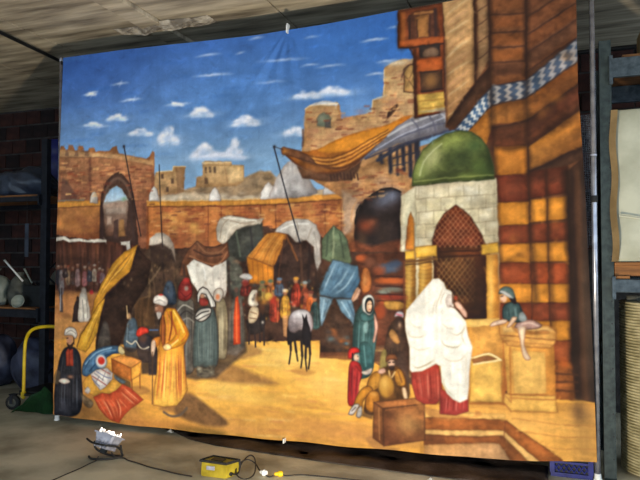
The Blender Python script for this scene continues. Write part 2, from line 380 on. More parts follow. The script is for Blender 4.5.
def paint_wall():
    # --- long orange market wall with its ledge
    P([(147,206),(275,203),(346,198),(352,262),(300,300),(146,262)],(178,106,56),n=.20,g=((140,76,44),(250,206),(250,256)))
    dabs([(150,207),(345,201),(345,245),(150,250)],[(210,152,74),(150,72,42),(196,118,56),(132,70,48),(214,166,92)],150,1.8,5,.36,21)
    bricks([(150,208),(345,203),(345,246),(150,250)],6,3.2,(112,56,36),.42,.6,6)
    for x0,x1 in ((148,162),(208,221),(260,275),(325,341)):
        P([(x0,205),(x1,204),(x1+.5,258),(x0+.5,258)],(198,122,60),a=.6,n=.16); S([(x0,204),(x0+.6,256)],.8,(104,54,34),.6); S([(x1,204),(x1+.6,256)],.8,(104,54,34),.65)
    dabs([(168,212),(200,212),(200,232),(168,232)],[(222,172,84)],12,2,4,.5,22); dabs([(282,204),(318,204),(318,222),(282,222)],[(222,172,90),(206,140,80)],14,2,4,.45,23)
    P([(152,200),(165,195),(195,192),(240,196),(275,192),(318,190),(345,188),(346,197),(276,201),(150,204)],(186,164,132),n=.16,s=1.3)
    dabs([(160,194),(345,190),(345,196),(160,199)],[(220,208,184),(128,108,86),(206,188,156)],44,1,2.2,.5,24,2.5)
    P([(147,201),(208,201),(275,198.5),(346,193),(346,199),(275,204),(208,206),(147,206)],(202,138,58),n=.12); S([(147,206.5),(208,206.5),(275,204.5),(346,199.5)],.9,(96,54,32),.75,sm=0); S([(147,201),(208,200.5),(275,198),(346,192.5)],.7,(228,180,104),.7,sm=0)
    # white finials and roof domes
    def cone(x0,x1,yt,yb,c1=(240,234,220),c2=(176,166,156)):
        xm=(x0+x1)/2; h=yb-yt
        P([(x0,yb),(x0+.4,yt+h*.6),(x0+(x1-x0)*.27,yt+h*.2),(xm,yt),(x0+(x1-x0)*.76,yt+h*.2),(x1-.4,yt+h*.6),(x1,yb)],c1,sm=0,n=.06,g=(c2,(x0+1,yb),(x1+1,yb)),line=(98,80,70),lw=.5,la=.5)
    cone(149,159.5,186,201); cone(208.5,220.5,187,201); cone(260,276,182,199)
    P([(271,198),(273,186),(277,176),(284,166),(291,160.5),(298,165),(306,174),(312,184),(315,195)],(212,208,202),sm=1,n=.08,g=((148,142,138),(276,184),(312,190)))
    dabs([(276,178),(292,164),(310,182),(310,194),(276,194)],[(168,158,150),(230,228,222),(150,140,132)],26,2,4,.35,25)
    cone(323,341,178,196,(192,186,178),(124,112,106))
    P([(323,195),(342,193.5),(342,198),(323,200)],(196,130,56),n=.1)
def paint_tower():
    # --- ruined tower and ochre houses in the centre
    P([(302,152),(304.5,128),(305,109),(309,105),(337,102),(340,106),(341,119),(356,115),(372,112.5),(373,100.5),(382,98),(384,86),(384,68),(391,63),(403,59),(416,59),(418,175),(330,172),(310,160)],(206,166,112),n=.16,g=((182,132,82),(360,100),(360,165)))
    dabs([(306,110),(338,106),(342,120),(384,100),(385,70),(414,62),(414,150),(306,150)],[(222,188,134),(184,120,84),(168,126,84),(226,190,124),(176,106,80)],120,1.6,4,.38,31)
    bricks([(306,110),(338,106),(342,120),(384,100),(385,70),(414,62),(414,150),(306,150)],6,3.4,(140,84,60),.34,.6,7)
    P([(309,105),(314,102.5),(322,101),(332,101.5),(338,103.5),(338,105.5)],(212,214,216),s=.8)
    S([(305,109),(309,105.5),(338,103.5)],.8,(236,210,160),.7,sm=0); S([(338,105),(341,120)],1.2,(160,112,74),.6); S([(384,70),(384,96),(373,100),(372,113)],1,(232,198,140),.6,sm=0)
    P([(317,126),(316.5,119),(319,114.5),(324,112),(329,114),(331,119),(331,128),(325,127.5)],(138,136,110),sm=0,g=((96,108,88),(318,116),(328,128)),n=.1,line=(112,84,62),lw=.6)
    P([(325,128),(325,120),(331,119),(331,128)],(96,84,78),a=.8)
    S([(303,130),(303,146)],2,(96,70,58),.6)
    B(397,63,12,3,(226,212,182),.7); P([(387,118),(389,111),(394,106),(398,104.5),(397,109),(392,115)],(74,50,38),sm=1); S([(385,122),(399,106)],.8,(110,70,46),.5)
    P([(404,92),(404,70),(408,66),(415,64),(416,93)],(186,142,80),line=(78,50,34),lw=.9,la=.8,n=.14); S([(405,76),(415,90)],.8,(98,66,44),.7); S([(414,69),(406,88)],.7,(98,66,44),.6); S([(401,80),(403,74),(409,66)],1.4,(84,60,46),.6)
    # --- ochre wall under the awnings
    P([(300,172),(345,172),(380,160),(440,140),(440,300),(330,300),(345,230),(342,198)],(176,128,78),n=.2,g=((140,86,50),(380,170),(380,260)))
    dabs([(340,178),(400,165),(405,215),(350,240)],[(206,158,104),(160,98,60),(196,140,90),(180,150,124)],70,2,5,.4,33); bricks([(345,178),(408,165),(405,215),(350,230)],6,3.4,(116,66,44),.34,.6,8)
    P([(342,190),(352,195),(362,205),(356,214),(350,232),(343,236)],(190,166,142),a=.55,s=3,n=.2)
    # dark timbers
    for x,y0,y1,w in [(381,155,162,5),(390,148,172,5),(397,150,175,3),(403,148,170,5),(410,146,176,5),(417,142,172,7)]: S([(x,y0),(x+1,y1)],w*.7,(44,42,50),.8,sm=0,soft=2)
    S([(378,160),(400,147),(430,136),(446,130)],3,(52,52,62),.85,soft=1.5); S([(393,158),(420,152)],1.2,(50,46,52),.8); S([(393,166),(412,162)],1.1,(60,54,56),.7)
    # --- round dark arch
    P([(354,236),(355,218),(360,206),(369,196),(381,189),(392,187),(400,191),(404,200),(405,290),(360,290)],(40,30,28),sm=0,s=1.6,n=.2)
    B(386,200,14,8,(106,110,126),.75,-.3); B(392,195,8,5,(128,134,152),.5); B(366,226,9,7,(150,66,36),.75); B(372,222,5,4,(176,96,60),.5); B(384,236,8,12,(60,44,36),.6); B(362,240,6,8,(96,66,44),.6)
    S([(355,224),(357,211),(364,201),(376,192),(390,187.5),(401,192)],1.2,(24,20,22),.8); S([(351,222),(353,208),(362,196),(378,186),(394,183),(404,188)],1.6,(196,140,88),.45)
    P([(352,240),(372,246),(404,238),(404,300),(330,300),(336,262)],(120,60,34),a=.7,s=3,n=.3)
    # --- long orange awning
    P([(297,166),(306,170),(330,174),(352,168),(362,160),(360,168),(352,180),(330,182),(302,178)],(96,64,44),s=1.5,n=.2)
    for i in range(9): S([(330+i*3.4,172+(i%3)),(331+i*3.4,180-(i%2)*2)],1.3,(64,42,34),.7)
    P([(282,147),(292,150),(308,152),(322,147),(336,140),(352,134),(368,130),(390,124),(404,117),(412,116),(398,130),(384,142),(368,155),(352,166),(336,172),(320,173),(304,170),(292,160),(284,154)],(198,116,34),n=.16,g=((138,80,34),(330,142),(322,172)),sm=0)
    P([(318,150),(340,140),(360,133),(384,127),(400,122),(380,138),(355,147),(335,152)],(214,136,38),sm=1,s=2,a=.8,n=.12)
    for k in range(6):
        t=k/6
        S([(300+6*t,153+10*t),(326,158+11*t),(348,152+13*t),(366,142+11*t),(388+4*t,130+6*t)],1.0,(84,46,24) if k%2==0 else (226,158,70),.55,taper=0)
    S([(290,152),(310,163),(340,168),(362,158),(382,142)],2.2,(80,46,28),.6); S([(286,155),(300,166),(322,173),(345,170),(362,159)],1.6,(92,52,30),.8)
    P([(281,148.5),(284,147),(300,151),(312,158),(316,164),(304,160),(290,156),(282,154)],(112,72,46),n=.2,line=(60,38,30),lw=.8); B(285,151,3,3,(178,120,60),.7)
    B(312,170,12,4,(168,112,66),.5)
    # --- grey cloth awning
    P([(360,161),(372,150),(384,139),(396,127),(412,118),(430,113),(440,109),(448,111),(452,119),(458,127),(440,134),(420,140),(398,144),(376,153)],(146,143,148),n=.12,g=((104,102,110),(410,118),(420,142)))
    for q,c,w in [([(366,158),(390,142),(420,130),(450,122)],(86,86,102),1.2),([(388,136),(410,124),(438,114)],(186,182,180),2.0),([(376,150),(400,136),(430,124),(448,116)],(170,170,180),1.2),([(366,159),(400,145),(440,134),(458,128)],(58,58,74),1.6),([(412,120),(418,128),(420,136)],(96,94,108),1.2),([(428,114),(434,124),(436,132)],(94,92,106),1.2),([(438,110),(448,120)],(180,176,178),1.4)]: S(q,w,c,.65)
def paint_building():
    # --- the big striped building on the right: base tone
    P([(398,-60),(640,-60),(640,470),(495,470),(495,180),(470,135),(446,128),(446,60),(414,55),(414,48),(398,47)],(104,62,36),n=.22,nz=N2)
    # projecting wooden bay
    P([(398.5,12),(443,3),(446,112),(415,118),(414,56),(409,48),(399,48)],(126,64,34),n=.18,line=(64,36,26),lw=1.1,la=.7)
    P([(401,13),(406,12.5),(406,46),(401,46)],(164,92,42),a=.7); P([(407,20),(412,12),(437,9),(440,38),(410,41)],(84,52,38),a=.8,n=.2)
    P([(415,18),(420,15),(429,15),(428,37),(418,38)],(170,112,56),a=.85,n=.2); S([(410,16),(410,42)],1.4,(60,38,32),.8); S([(435,10),(436,40)],2.4,(66,44,38),.8); S([(417,20),(418,37)],1,(70,44,34),.8); S([(430,16),(430,36)],1,(70,44,34),.8); S([(415,14),(432,12)],2,(196,130,66),.5)
    P([(400,41),(444,36),(444,43),(408,48),(400,47)],(166,82,38),n=.12); S([(400,48),(412,48),(444,43)],1.2,(58,34,28),.8,sm=0)
    P([(419,46),(440,43),(440,56),(420,58)],(58,44,38),n=.1); P([(424,51),(431,47),(438,50),(437,56),(424,57)],(150,112,82),a=.8,sm=1)
    P([(417,60),(442,57),(442,70),(417,72)],(178,84,34),n=.15); P([(420,72),(442,70),(443,90),(421,93)],(66,44,34),n=.1); B(431,81,8,9,(150,102,52),.8); S([(421,73),(442,71)],1,(48,32,28),.7); S([(421,92),(443,89)],1.2,(48,32,28),.7)
    S([(415.5,50),(416.5,116)],1.5,(84,44,28),.8); S([(443,4),(446,112)],1.5,(72,42,30),.7)
    P([(417,95),(444,92),(445,110),(418,115)],(206,164,72),n=.16); S([(418,102),(445,99)],1,(158,112,48),.6); S([(418,109),(445,106)],1,(158,112,48),.6); P([(418,112),(445,107),(447,117),(440,112)],(150,150,152),a=.5)
    # plaster strips
    P([(440,-40),(473,-40),(475,82),(462,100),(448,122),(446,60)],(196,152,96),n=.14,g=((176,128,76),(455,0),(455,110)))
    for i in range(26):
        y=-20+i*5.2; S([(444,y+14+rng.rand()*4),(458,y+5),(472,y-6+rng.rand()*3)],1+rng.rand(),[(226,192,140),(160,112,70),(206,150,104),(150,100,66)][i%4],.42,taper=1,soft=1.5)
    S([(446,40),(447,118)],1.4,(120,80,50),.6)
    S([(474,-40),(476,82)],1.8,(78,50,36),.8,sm=0)
    P([(477,-40),(487,-40),(489,60),(478,80)],(170,128,82),n=.15)
    for y in (8,22,40,56): S([(477,y+4),(488,y-4)],.9,(92,60,42),.7)
    for y in (15,32,48): S([(478,y),(487,y-3)],1.6,(206,164,110),.4,taper=1)
    S([(488,-40),(490,66)],1.4,(70,44,32),.8,sm=0)
    # square pier above the tile band
    P([(489,-40),(525,-40),(526,80),(492,88)],(134,80,44),n=.2)
    for i,y in enumerate((-4,14,32,47,62)):
        P([(492,y+3),(522,y+1),(523,y+12),(493,y+14)],[(146,84,42),(152,84,40),(158,88,40),(168,92,36),(96,58,38)][i],a=.75,s=1.8,n=.2); S([(490,y+1),(525,y-1)],1.1,(66,40,30),.65)
    P([(524,-40),(600,-40),(578,38),(526,78)],(124,76,46),n=.2)
    for y,c in ((-16,(112,66,40)),(4,(138,80,44)),(22,(150,84,42)),(40,(112,72,48)),(58,(92,64,46))):
        P([(527,y+14),(577,y-20),(578,y-6),(527,y+28)],c,a=.7,s=1.6,n=.2); S([(526,y+14),(578,y-21)],1.2,(64,40,32),.65)
    S([(525,-40),(527,100)],1.6,(62,38,28),.7,sm=0)
    # dark soffit under the strips
    P([(447,124),(462,100),(477,82),(490,66),(492,86),(474,108),(458,128),(450,131)],(84,54,36),n=.2); S([(448,124),(477,83),(490,67)],1.2,(54,34,28),.7,sm=0)
    # blue and white tile frieze
    band=[(455,130),(474,107),(492,86),(526,80),(552,60),(580,36),(580,60),(552,80),(526,98),(492,105),(480,117),(468,132)]
    P(band,(74,104,136),n=.14)
    U=[(455,130),(492,86),(526,80),(580,36)]; L=[(468,132),(492,105),(526,98),(580,60)]
    def at(q,t):
        i=min(int(t),2); f=t-i; return (q[i][0]*(1-f)+q[i+1][0]*f, q[i][1]*(1-f)+q[i+1][1]*f)
    for seg,cnt in ((0,6),(1,3),(2,5)):
        for j in range(cnt):
            ta=seg+(j+.15)/cnt; tb=seg+(j+.62)/cnt; up=[]; dn=[]
            for k in range(7):
                w=k/6; off=(.22 if k%2 else -.14)/cnt
                a0=at(U,ta+off); b0=at(L,ta+off); a1=at(U,tb+off); b1=at(L,tb+off)
                up.append((a0[0]+(b0[0]-a0[0])*w,a0[1]+(b0[1]-a0[1])*w)); dn.append((a1[0]+(b1[0]-a1[0])*w,a1[1]+(b1[1]-a1[1])*w))
            P(up+dn[::-1],(206,208,204) if seg!=2 else (182,188,192),s=.6,n=.08)
    S(U,1,(52,48,56),.7,sm=0); S(L,1.1,(60,46,40),.8,sm=0)
    # courses below the frieze
    P([(466,134),(492,106),(526,99),(580,61),(582,80),(527,121),(492,128),(486,146)],(172,106,38),n=.2,g=((146,84,34),(500,110),(560,90)))
    P([(488,140),(492,126),(527,120),(582,80),(583,112),(528,146),(494,148)],(104,56,32),n=.22)
    P([(494,124),(526,121),(526,128),(494,130)],(110,62,34),a=.6)
    P([(527,122),(556,101),(557,114),(528,138)],(98,54,36),a=.7,n=.2); P([(556,101),(580,83),(581,100),(557,115)],(116,58,34),a=.7,n=.2)
    S([(493,128),(527,121),(581,82)],1.2,(62,38,26),.7,sm=0)
    P([(528,147),(583,108),(584,146),(568,152),(529,171)],(194,122,44),n=.18,g=((164,96,36),(540,140),(580,160))); S([(528,146),(583,107)],1.4,(84,48,28),.7,sm=0)
    P([(529,172),(584,146),(586,158),(530,180)],(92,58,38),n=.15); S([(529,172),(568,153),(585,146)],1.2,(58,36,26),.8,sm=0)
def paint_courses():
    O=(168,100,32); O2=(196,122,36); R=(104,46,26); R2=(120,54,28)
    rows=[(147,176,O),(176,203,R),(203,226,O2),(226,244,R2),(244,263,O2),(263,284,(142,62,28)),(284,303,O2),(303,321,R2),(321,341,O2),(341,362,(150,72,32)),(362,392,(166,88,36))]
    for y0,y1,c in rows:
        sl=(y0-147)/230*6
        for xa,xb,dy0,dy1 in ((494,528,0,-2),(528.5,546,-6,-10),(546.5,567,-10,-14)):
            k=max(0,1-(y0-147)/110)
            xa2,xb2=xa+sl,xb+sl
            ya=dy0*k+ (0 if xa==494 else 0); yb=dy1*k
            if xa>500 and y0<170: continue
            P([(xa2,y0+ya),(xb2,y0+yb),(xb2,y1+yb),(xa2,y1+ya)],c,n=.2,s=.9)
            B((xa2+xb2)/2-2,(y0+y1)/2+(ya+yb)/2,(xb2-xa2)*.36,(y1-y0)*.34,tuple(min(255,int(v*1.22+8)) for v in c),.75,n=.5)
            dabs([(xa2+2,y0+ya+2),(xb2-2,y0+yb+2),(xb2-2,y1+yb-2),(xa2+2,y1+ya-2)],[tuple(int(v*.7) for v in c),tuple(min(255,int(v*1.12)) for v in c)],7,1.4,3.2,.35,int(y0+xa))
            S([(xa2,y1+ya),(xb2,y1+yb)],1.0,(72,38,22),.6,sm=0); S([(xb2,y0+yb),(xb2,y1+yb)],1.0,(66,36,24),.65,sm=0)
    # dark doorway curtain at the right edge
    P([(566,172),(586,156),(590,200),(600,380),(600,402),(574,404),(572,300)],(74,46,30),n=.2,nz=NV)
    for x,c,w in [(572,(48,32,26),2),(578,(112,72,44),2.4),(583,(60,44,36),2.6),(587,(44,34,30),2.6),(576,(92,54,34),1.6)]:
        S([(x,172),(x+2,250),(x+6,330),(x+8,400)],w,c,.55,soft=2.5)
    B(590,330,7,60,(100,78,58),.5); B(584,290,4,50,(112,86,64),.45); B(592,270,4,60,(54,42,36),.6)
    P([(555,362),(572,362),(576,410),(556,412)],(150,82,34),n=.2); B(564,364,6,5,(206,96,34),.7)
    for y in (374,382,391): S([(556,y),(578,y+1)],1.6,(84,48,28),.6)
def paint_kiosk():
    # --- fountain house: cream stone body, green dome
    P([(401,196),(416,186),(496,178),(499,250),(500,330),(400,330)],(214,202,164),n=.10,g=((204,184,140),(450,190),(450,250)))
    P([(401,196),(416,187),(416,250),(404,252)],(206,196,160),n=.08); S([(416,187),(416.5,248)],.9,(150,140,108),.7,sm=0)
    dabs([(418,190),(494,182),(496,244),(418,246)],[(236,226,194),(190,174,130),(222,206,150),(228,222,200)],60,2,5,.4,41)
    for y0,y1 in ((199,194),(212,207),(225,221),(238,235)):
        S([(417,y0),(496,y1)],.6,(136,122,92),.65,sm=0)
    r=np.random.RandomState(4)
    for k,(y0,y1) in enumerate(((188,199),(199,212),(212,225),(225,238),(238,248))):
        for j in range(6):
            x=419+j*15+(k%2)*7; o=-(x-417)*.055
            if x<495: S([(x,y0+o),(x,y1+o)],.55,(140,126,96),.6,sm=0)
    dome=[(412.5,186),(413,176),(416,163),(423,151),(433,141),(446,134),(459,131),(471,132),(482,139),(489,150),(492.5,163),(494,179),(470,181),(440,183)]
    P(dome,(104,114,54),n=.22,g=((60,70,34),(440,150),(478,176)),line=(52,62,34),lw=1.0,la=.7)
    B(432,158,9,14,(178,178,116),.85,.5); B(421,172,5,9,(156,168,92),.6,.3); B(455,141,15,6,(160,172,84),.6,-.2); B(462,158,13,10,(50,62,32),.75,n=.6); B(480,166,9,10,(92,116,50),.5); B(446,176,20,5,(54,62,32),.7); B(475,146,9,7,(62,86,46),.65,n=.6); B(486,172,5,6,(60,78,36),.6); B(470,176,14,3,(120,134,60),.5)
    S([(420,176),(424,163),(432,152),(442,144)],1.2,(204,206,150),.45); S([(414,182),(440,179),(493,175)],1,(150,156,84),.5)
    # narrow side niche and big latticed arch
    P([(406,250),(406.5,232),(408.5,219),(411,212),(413.5,219),(415,232),(415,250)],(176,98,34),n=.14,g=((214,140,50),(407,230),(415,230)),line=(96,62,36),lw=.7)
    arch=[(433,249),(433,238),(437,225),(444,214),(450,209),(456,205.5),(462,209),(471,217),(479,229),(484,240),(486,248)]
    P(arch,(110,48,24),n=.2,g=((84,34,20),(456,210),(456,246)),line=(70,40,26),lw=1)
    P([(433,247),(490,245),(489,322),(434,322)],(64,34,18),n=.25); B(455,268,12,14,(120,74,34),.45); B(468,252,18,4,(150,70,30),.5); B(447,236,8,8,(150,70,34),.5); B(470,238,8,7,(134,54,28),.5)
    for i in range(15):                                        # lattice
        o=i*5.2
        for (a0,b0),(a1,b1) in (((432+o-26,206+0),(432+o+16,256)),((432+o+16,206),(432+o-26,256))):
            pts=[(a0+(a1-a0)*t,b0+(b1-b0)*t) for t in np.linspace(0,1,24)]
            q=[p for p in pts if inside(np.array([[p[0]]]),np.array([[p[1]]]),np.array(arch,float))[0,0]]
            if len(q)>2: S([q[0],q[-1]],.55,(196,134,84),.55,sm=0)
        for a0,a1 in ((434+o-20,434+o+14),(434+o+14,434+o-20)):
            pts=[(a0+(a1-a0)*t,258+44*t) for t in np.linspace(0,1,20)]
            q=[p for p in pts if 436<p[0]<476 and (p[0]-436)*.7+258<330]
            if len(q)>2: S([q[0],q[-1]],.55,(190,140,76),.5 if o<30 else .28,sm=0)
    B(478,294,10,26,(54,30,18),.7); B(481,262,7,10,(72,36,20),.6)
    for y in (252,257): S([(433,y),(490,y-2)],1.2,(52,28,18),.75,sm=0)
    # columns and gilded capitals
    for x0,x1,y0 in ((405,416,258),(419,432,257)):
        P([(x0,y0),(x1,y0),(x1,322),(x0,322)],(196,146,56),n=.12,g=((150,98,36),(x0,280),(x1+1,280)))
        for k in range(15): S([(x0,y0+4+k*4.2),((x0+x1)/2,y0+5+k*4.2),(x1,y0+4+k*4.2)],.7,(122,78,32),.5)
        B(x0+4,285,2.2,26,(232,190,96),.5)
    for q in ([(401,252),(415,250),(415,259),(402,260)],[(415.5,247),(437,245),(437,256),(416,258)],[(481,244.5),(498,242.5),(499,253),(482,255)]):
        P(q,(226,170,56),n=.1,line=(110,70,30),lw=.8); 
    B(425,250,7,3,(246,202,92),.7); S([(401,262),(437,259)],2,(112,74,36),.8); S([(403,265),(436,262)],1,(70,46,28),.7)
    P([(401,226),(405,225),(405,252),(402,252)],(220,208,176),a=.7)
    P([(486,255),(498,254),(500,326),(487,328)],(222,156,56),n=.1,g=((180,110,40),(488,280),(501,280))); B(491,290,2.5,30,(246,196,100),.6)
    P([(433,320),(500,318),(502,332),(433,334)],(240,190,96),n=.08)
def paint_ground():
    P([(40,312),(120,318),(240,330),(330,336),(420,390),(500,395),(620,405),(620,490),(30,490)],(228,160,62),n=.10,nz=NH)
    P([(40,330),(120,372),(150,430),(40,440)],(176,118,58),a=.75,s=8,n=.14); B(80,408,50,16,(150,98,52),.5); B(60,322,20,6,(164,110,60),.7)
    P([(196,342),(300,334),(344,362),(350,432),(200,432)],(240,178,72),a=.7,s=12,n=.08,nz=NH); B(290,362,45,16,(250,200,96),.7); B(225,388,20,12,(246,190,90),.7); B(330,380,22,16,(250,196,98),.65)
    B(330,432,90,12,(222,150,76),.5); B(250,430,60,8,(232,164,78),.6); B(170,424,50,8,(216,146,66),.6); B(420,440,60,8,(216,150,74),.6); B(150,390,14,14,(210,146,66),.6)
    for i in range(120):
        x=150+rng.rand()*280; y=345+rng.rand()*95; l=10+rng.rand()*34
        S([(x,y),(x+l*.5,y+.6),(x+l,y+1.2)],.9+rng.rand()*1.4,[(252,214,122),(196,128,62),(240,176,92),(206,130,74)][i%4],.24+.16*rng.rand(),taper=1,soft=1.5)
    for x,y,rx,ry,c_,al in [(222,386,26,6,(255,206,100),.6),(250,398,40,7,(250,200,96),.5),(290,358,40,9,(255,212,110),.6),(320,386,26,10,(252,204,106),.5),(265,412,40,5,(196,134,66),.4),(210,418,30,6,(168,112,60),.4),(320,424,50,6,(206,136,70),.45),(150,424,40,5,(176,112,54),.45),(370,436,50,6,(200,136,70),.45),(300,402,30,4,(206,142,72),.35),(240,430,60,5,(222,150,76),.4),(345,400,14,14,(236,176,90),.4)]: B(x,y,rx,ry,c_,al,n=.5)
    # cast shadows of the robed man and the women as painted
    P([(184,392),(196,398),(214,412),(226,424),(205,424),(176,414),(160,408)],(134,92,54),sm=1,s=4,a=.75,n=.15)
    P([(196,368),(222,362),(250,372),(278,384),(250,384),(214,380)],(150,102,58),sm=1,s=4,a=.7,n=.15); P([(216,350),(240,342),(262,352),(236,360)],(140,98,60),sm=1,s=3,a=.6)
    # pavement at the right and the sunken steps
    P([(420,398),(500,402),(600,404),(606,480),(420,480)],(236,166,70),n=.1,nz=NH); B(520,424,50,14,(240,182,94),.5); B(585,445,20,20,(206,150,72),.5); B(585,415,14,12,(150,108,66),.5)
    for y in (424,436,448): S([(512,y-6),(560,y+1),(600,y+3)],1.1,(196,128,60),.5)
    P([(424,408),(470,412),(505,414),(505,419),(424,418)],(242,182,90),n=.08)
    P([(424,417),(480,419),(506,420),(514,426),(562,460),(566,466),(544,466),(504,430),(480,429.5),(424,429)],(174,98,42),n=.14)
    P([(424,429),(480,430),(504,430),(545,466),(532,466),(503,436),(480,436),(424,435)],(244,188,104),n=.08)
    P([(424,434),(480,436),(503,436),(532,466),(514,466),(500,443),(480,442),(424,444)],(160,92,44),n=.14); P([(424,434),(445,436),(445,444),(424,446)],(120,68,36),a=.7,s=2)
    P([(424,444),(480,442),(500,443),(515,466),(424,466)],(214,152,84),n=.1,g=((188,140,92),(430,452),(510,460)))
    for q in ([(424,417),(480,419),(506,420),(514,426),(562,460)],[(424,429),(480,429.5),(504,430),(544,465)],[(424,435),(480,436),(503,436),(532,465)],[(424,444),(480,442),(500,443),(514,465)]): S(q,.8,(104,58,30),.6,sm=0)
    S([(505,420),(504,443)],.8,(120,66,34),.6,sm=0)
    # low wall, trough and pedestal
    P([(432,330),(502,324),(506,404),(432,404)],(226,160,70),n=.1,g=((206,132,52),(470,330),(470,400)))
    P([(470,357),(489,352),(501,359),(502,402),(470,402)],(244,188,84),n=.08,line=(150,94,44),lw=.7); P([(472,359),(488,355),(497,359),(474,363)],(160,104,56),line=(120,74,40),lw=.6); S([(470,358),(489,353),(501,360),(474,364)],1.2,(252,226,160),.8,sm=0)
    S([(505,330),(504,404)],2,(170,98,40),.6)
    P([(503,336),(554,340),(556,402),(508,402)],(236,172,74),n=.10,g=((212,136,52),(510,360),(556,364)))
    P([(512,350),(545,352),(547,394),(514,394)],(248,194,96),a=.8,n=.08,line=(196,124,52),lw=.7)
    P([(499,325),(506,321),(548,325),(556,332),(556,343),(550,348),(508,346),(500,336)],(232,164,76),n=.1,line=(140,80,36),lw=.8); S([(501,335),(555,340)],.9,(146,86,40),.7); S([(504,341),(554,345)],.7,(170,104,48),.6); P([(502,326),(548,327),(553,331),(504,332)],(246,196,116),a=.7)
    P([(510,394),(555,395),(558,413),(511,411),(503,402),(504,394)],(240,180,80),n=.08,line=(150,90,40),lw=.8); S([(510,398),(556,400)],.9,(176,108,48),.7); S([(509,394.5),(555,395.5)],.8,(160,96,44),.7); S([(503,394),(511,402)],.8,(150,90,44),.6); S([(510,348),(511,400)],1.2,(176,104,44),.6)
    S([(470,404),(505,404),(511,412)],.9,(170,104,48),.6,sm=0)
    B(585,440,13,26,(160,120,68),.35); B(578,412,8,12,(90,62,40),.6)
def robe(pts,c,dark,light,folds,n=.08,sm=1,w=1.0,line=(48,34,30)):
    P(pts,c,sm=sm,n=n,line=line,lw=.6,la=.4)
    for i,f in enumerate(folds): S(f,w*(1.3 if i%2 else 1.0),dark if i%2==0 else light,.55,taper=1)
def head(x,y,r,wrap,skin=(150,98,72),beard=None,side=-1):
    B(x,y,r*.9,r*1.15,skin,.95,hard=3); B(x+side*r*.35,y,r*.3,r*.6,tuple(int(v*1.15) for v in skin),.6)
    P([(x-r*1.05,y-r*.35),(x-r*.9,y-r*1.1),(x,y-r*1.5),(x+r*.95,y-r*1.1),(x+r*1.1,y-r*.1),(x+r*.4,y-r*.45)],wrap,sm=1,s=.7,n=.08,line=(60,44,40),lw=.4,la=.5)
    B(x+side*r*.35,y-r*.05,r*.16,r*.13,(40,26,22),.8)
    if beard: P([(x+side*r*.7,y+r*.5),(x+r*.3,y+r*.4),(x,y+r*1.9)],beard,sm=0,s=.6)
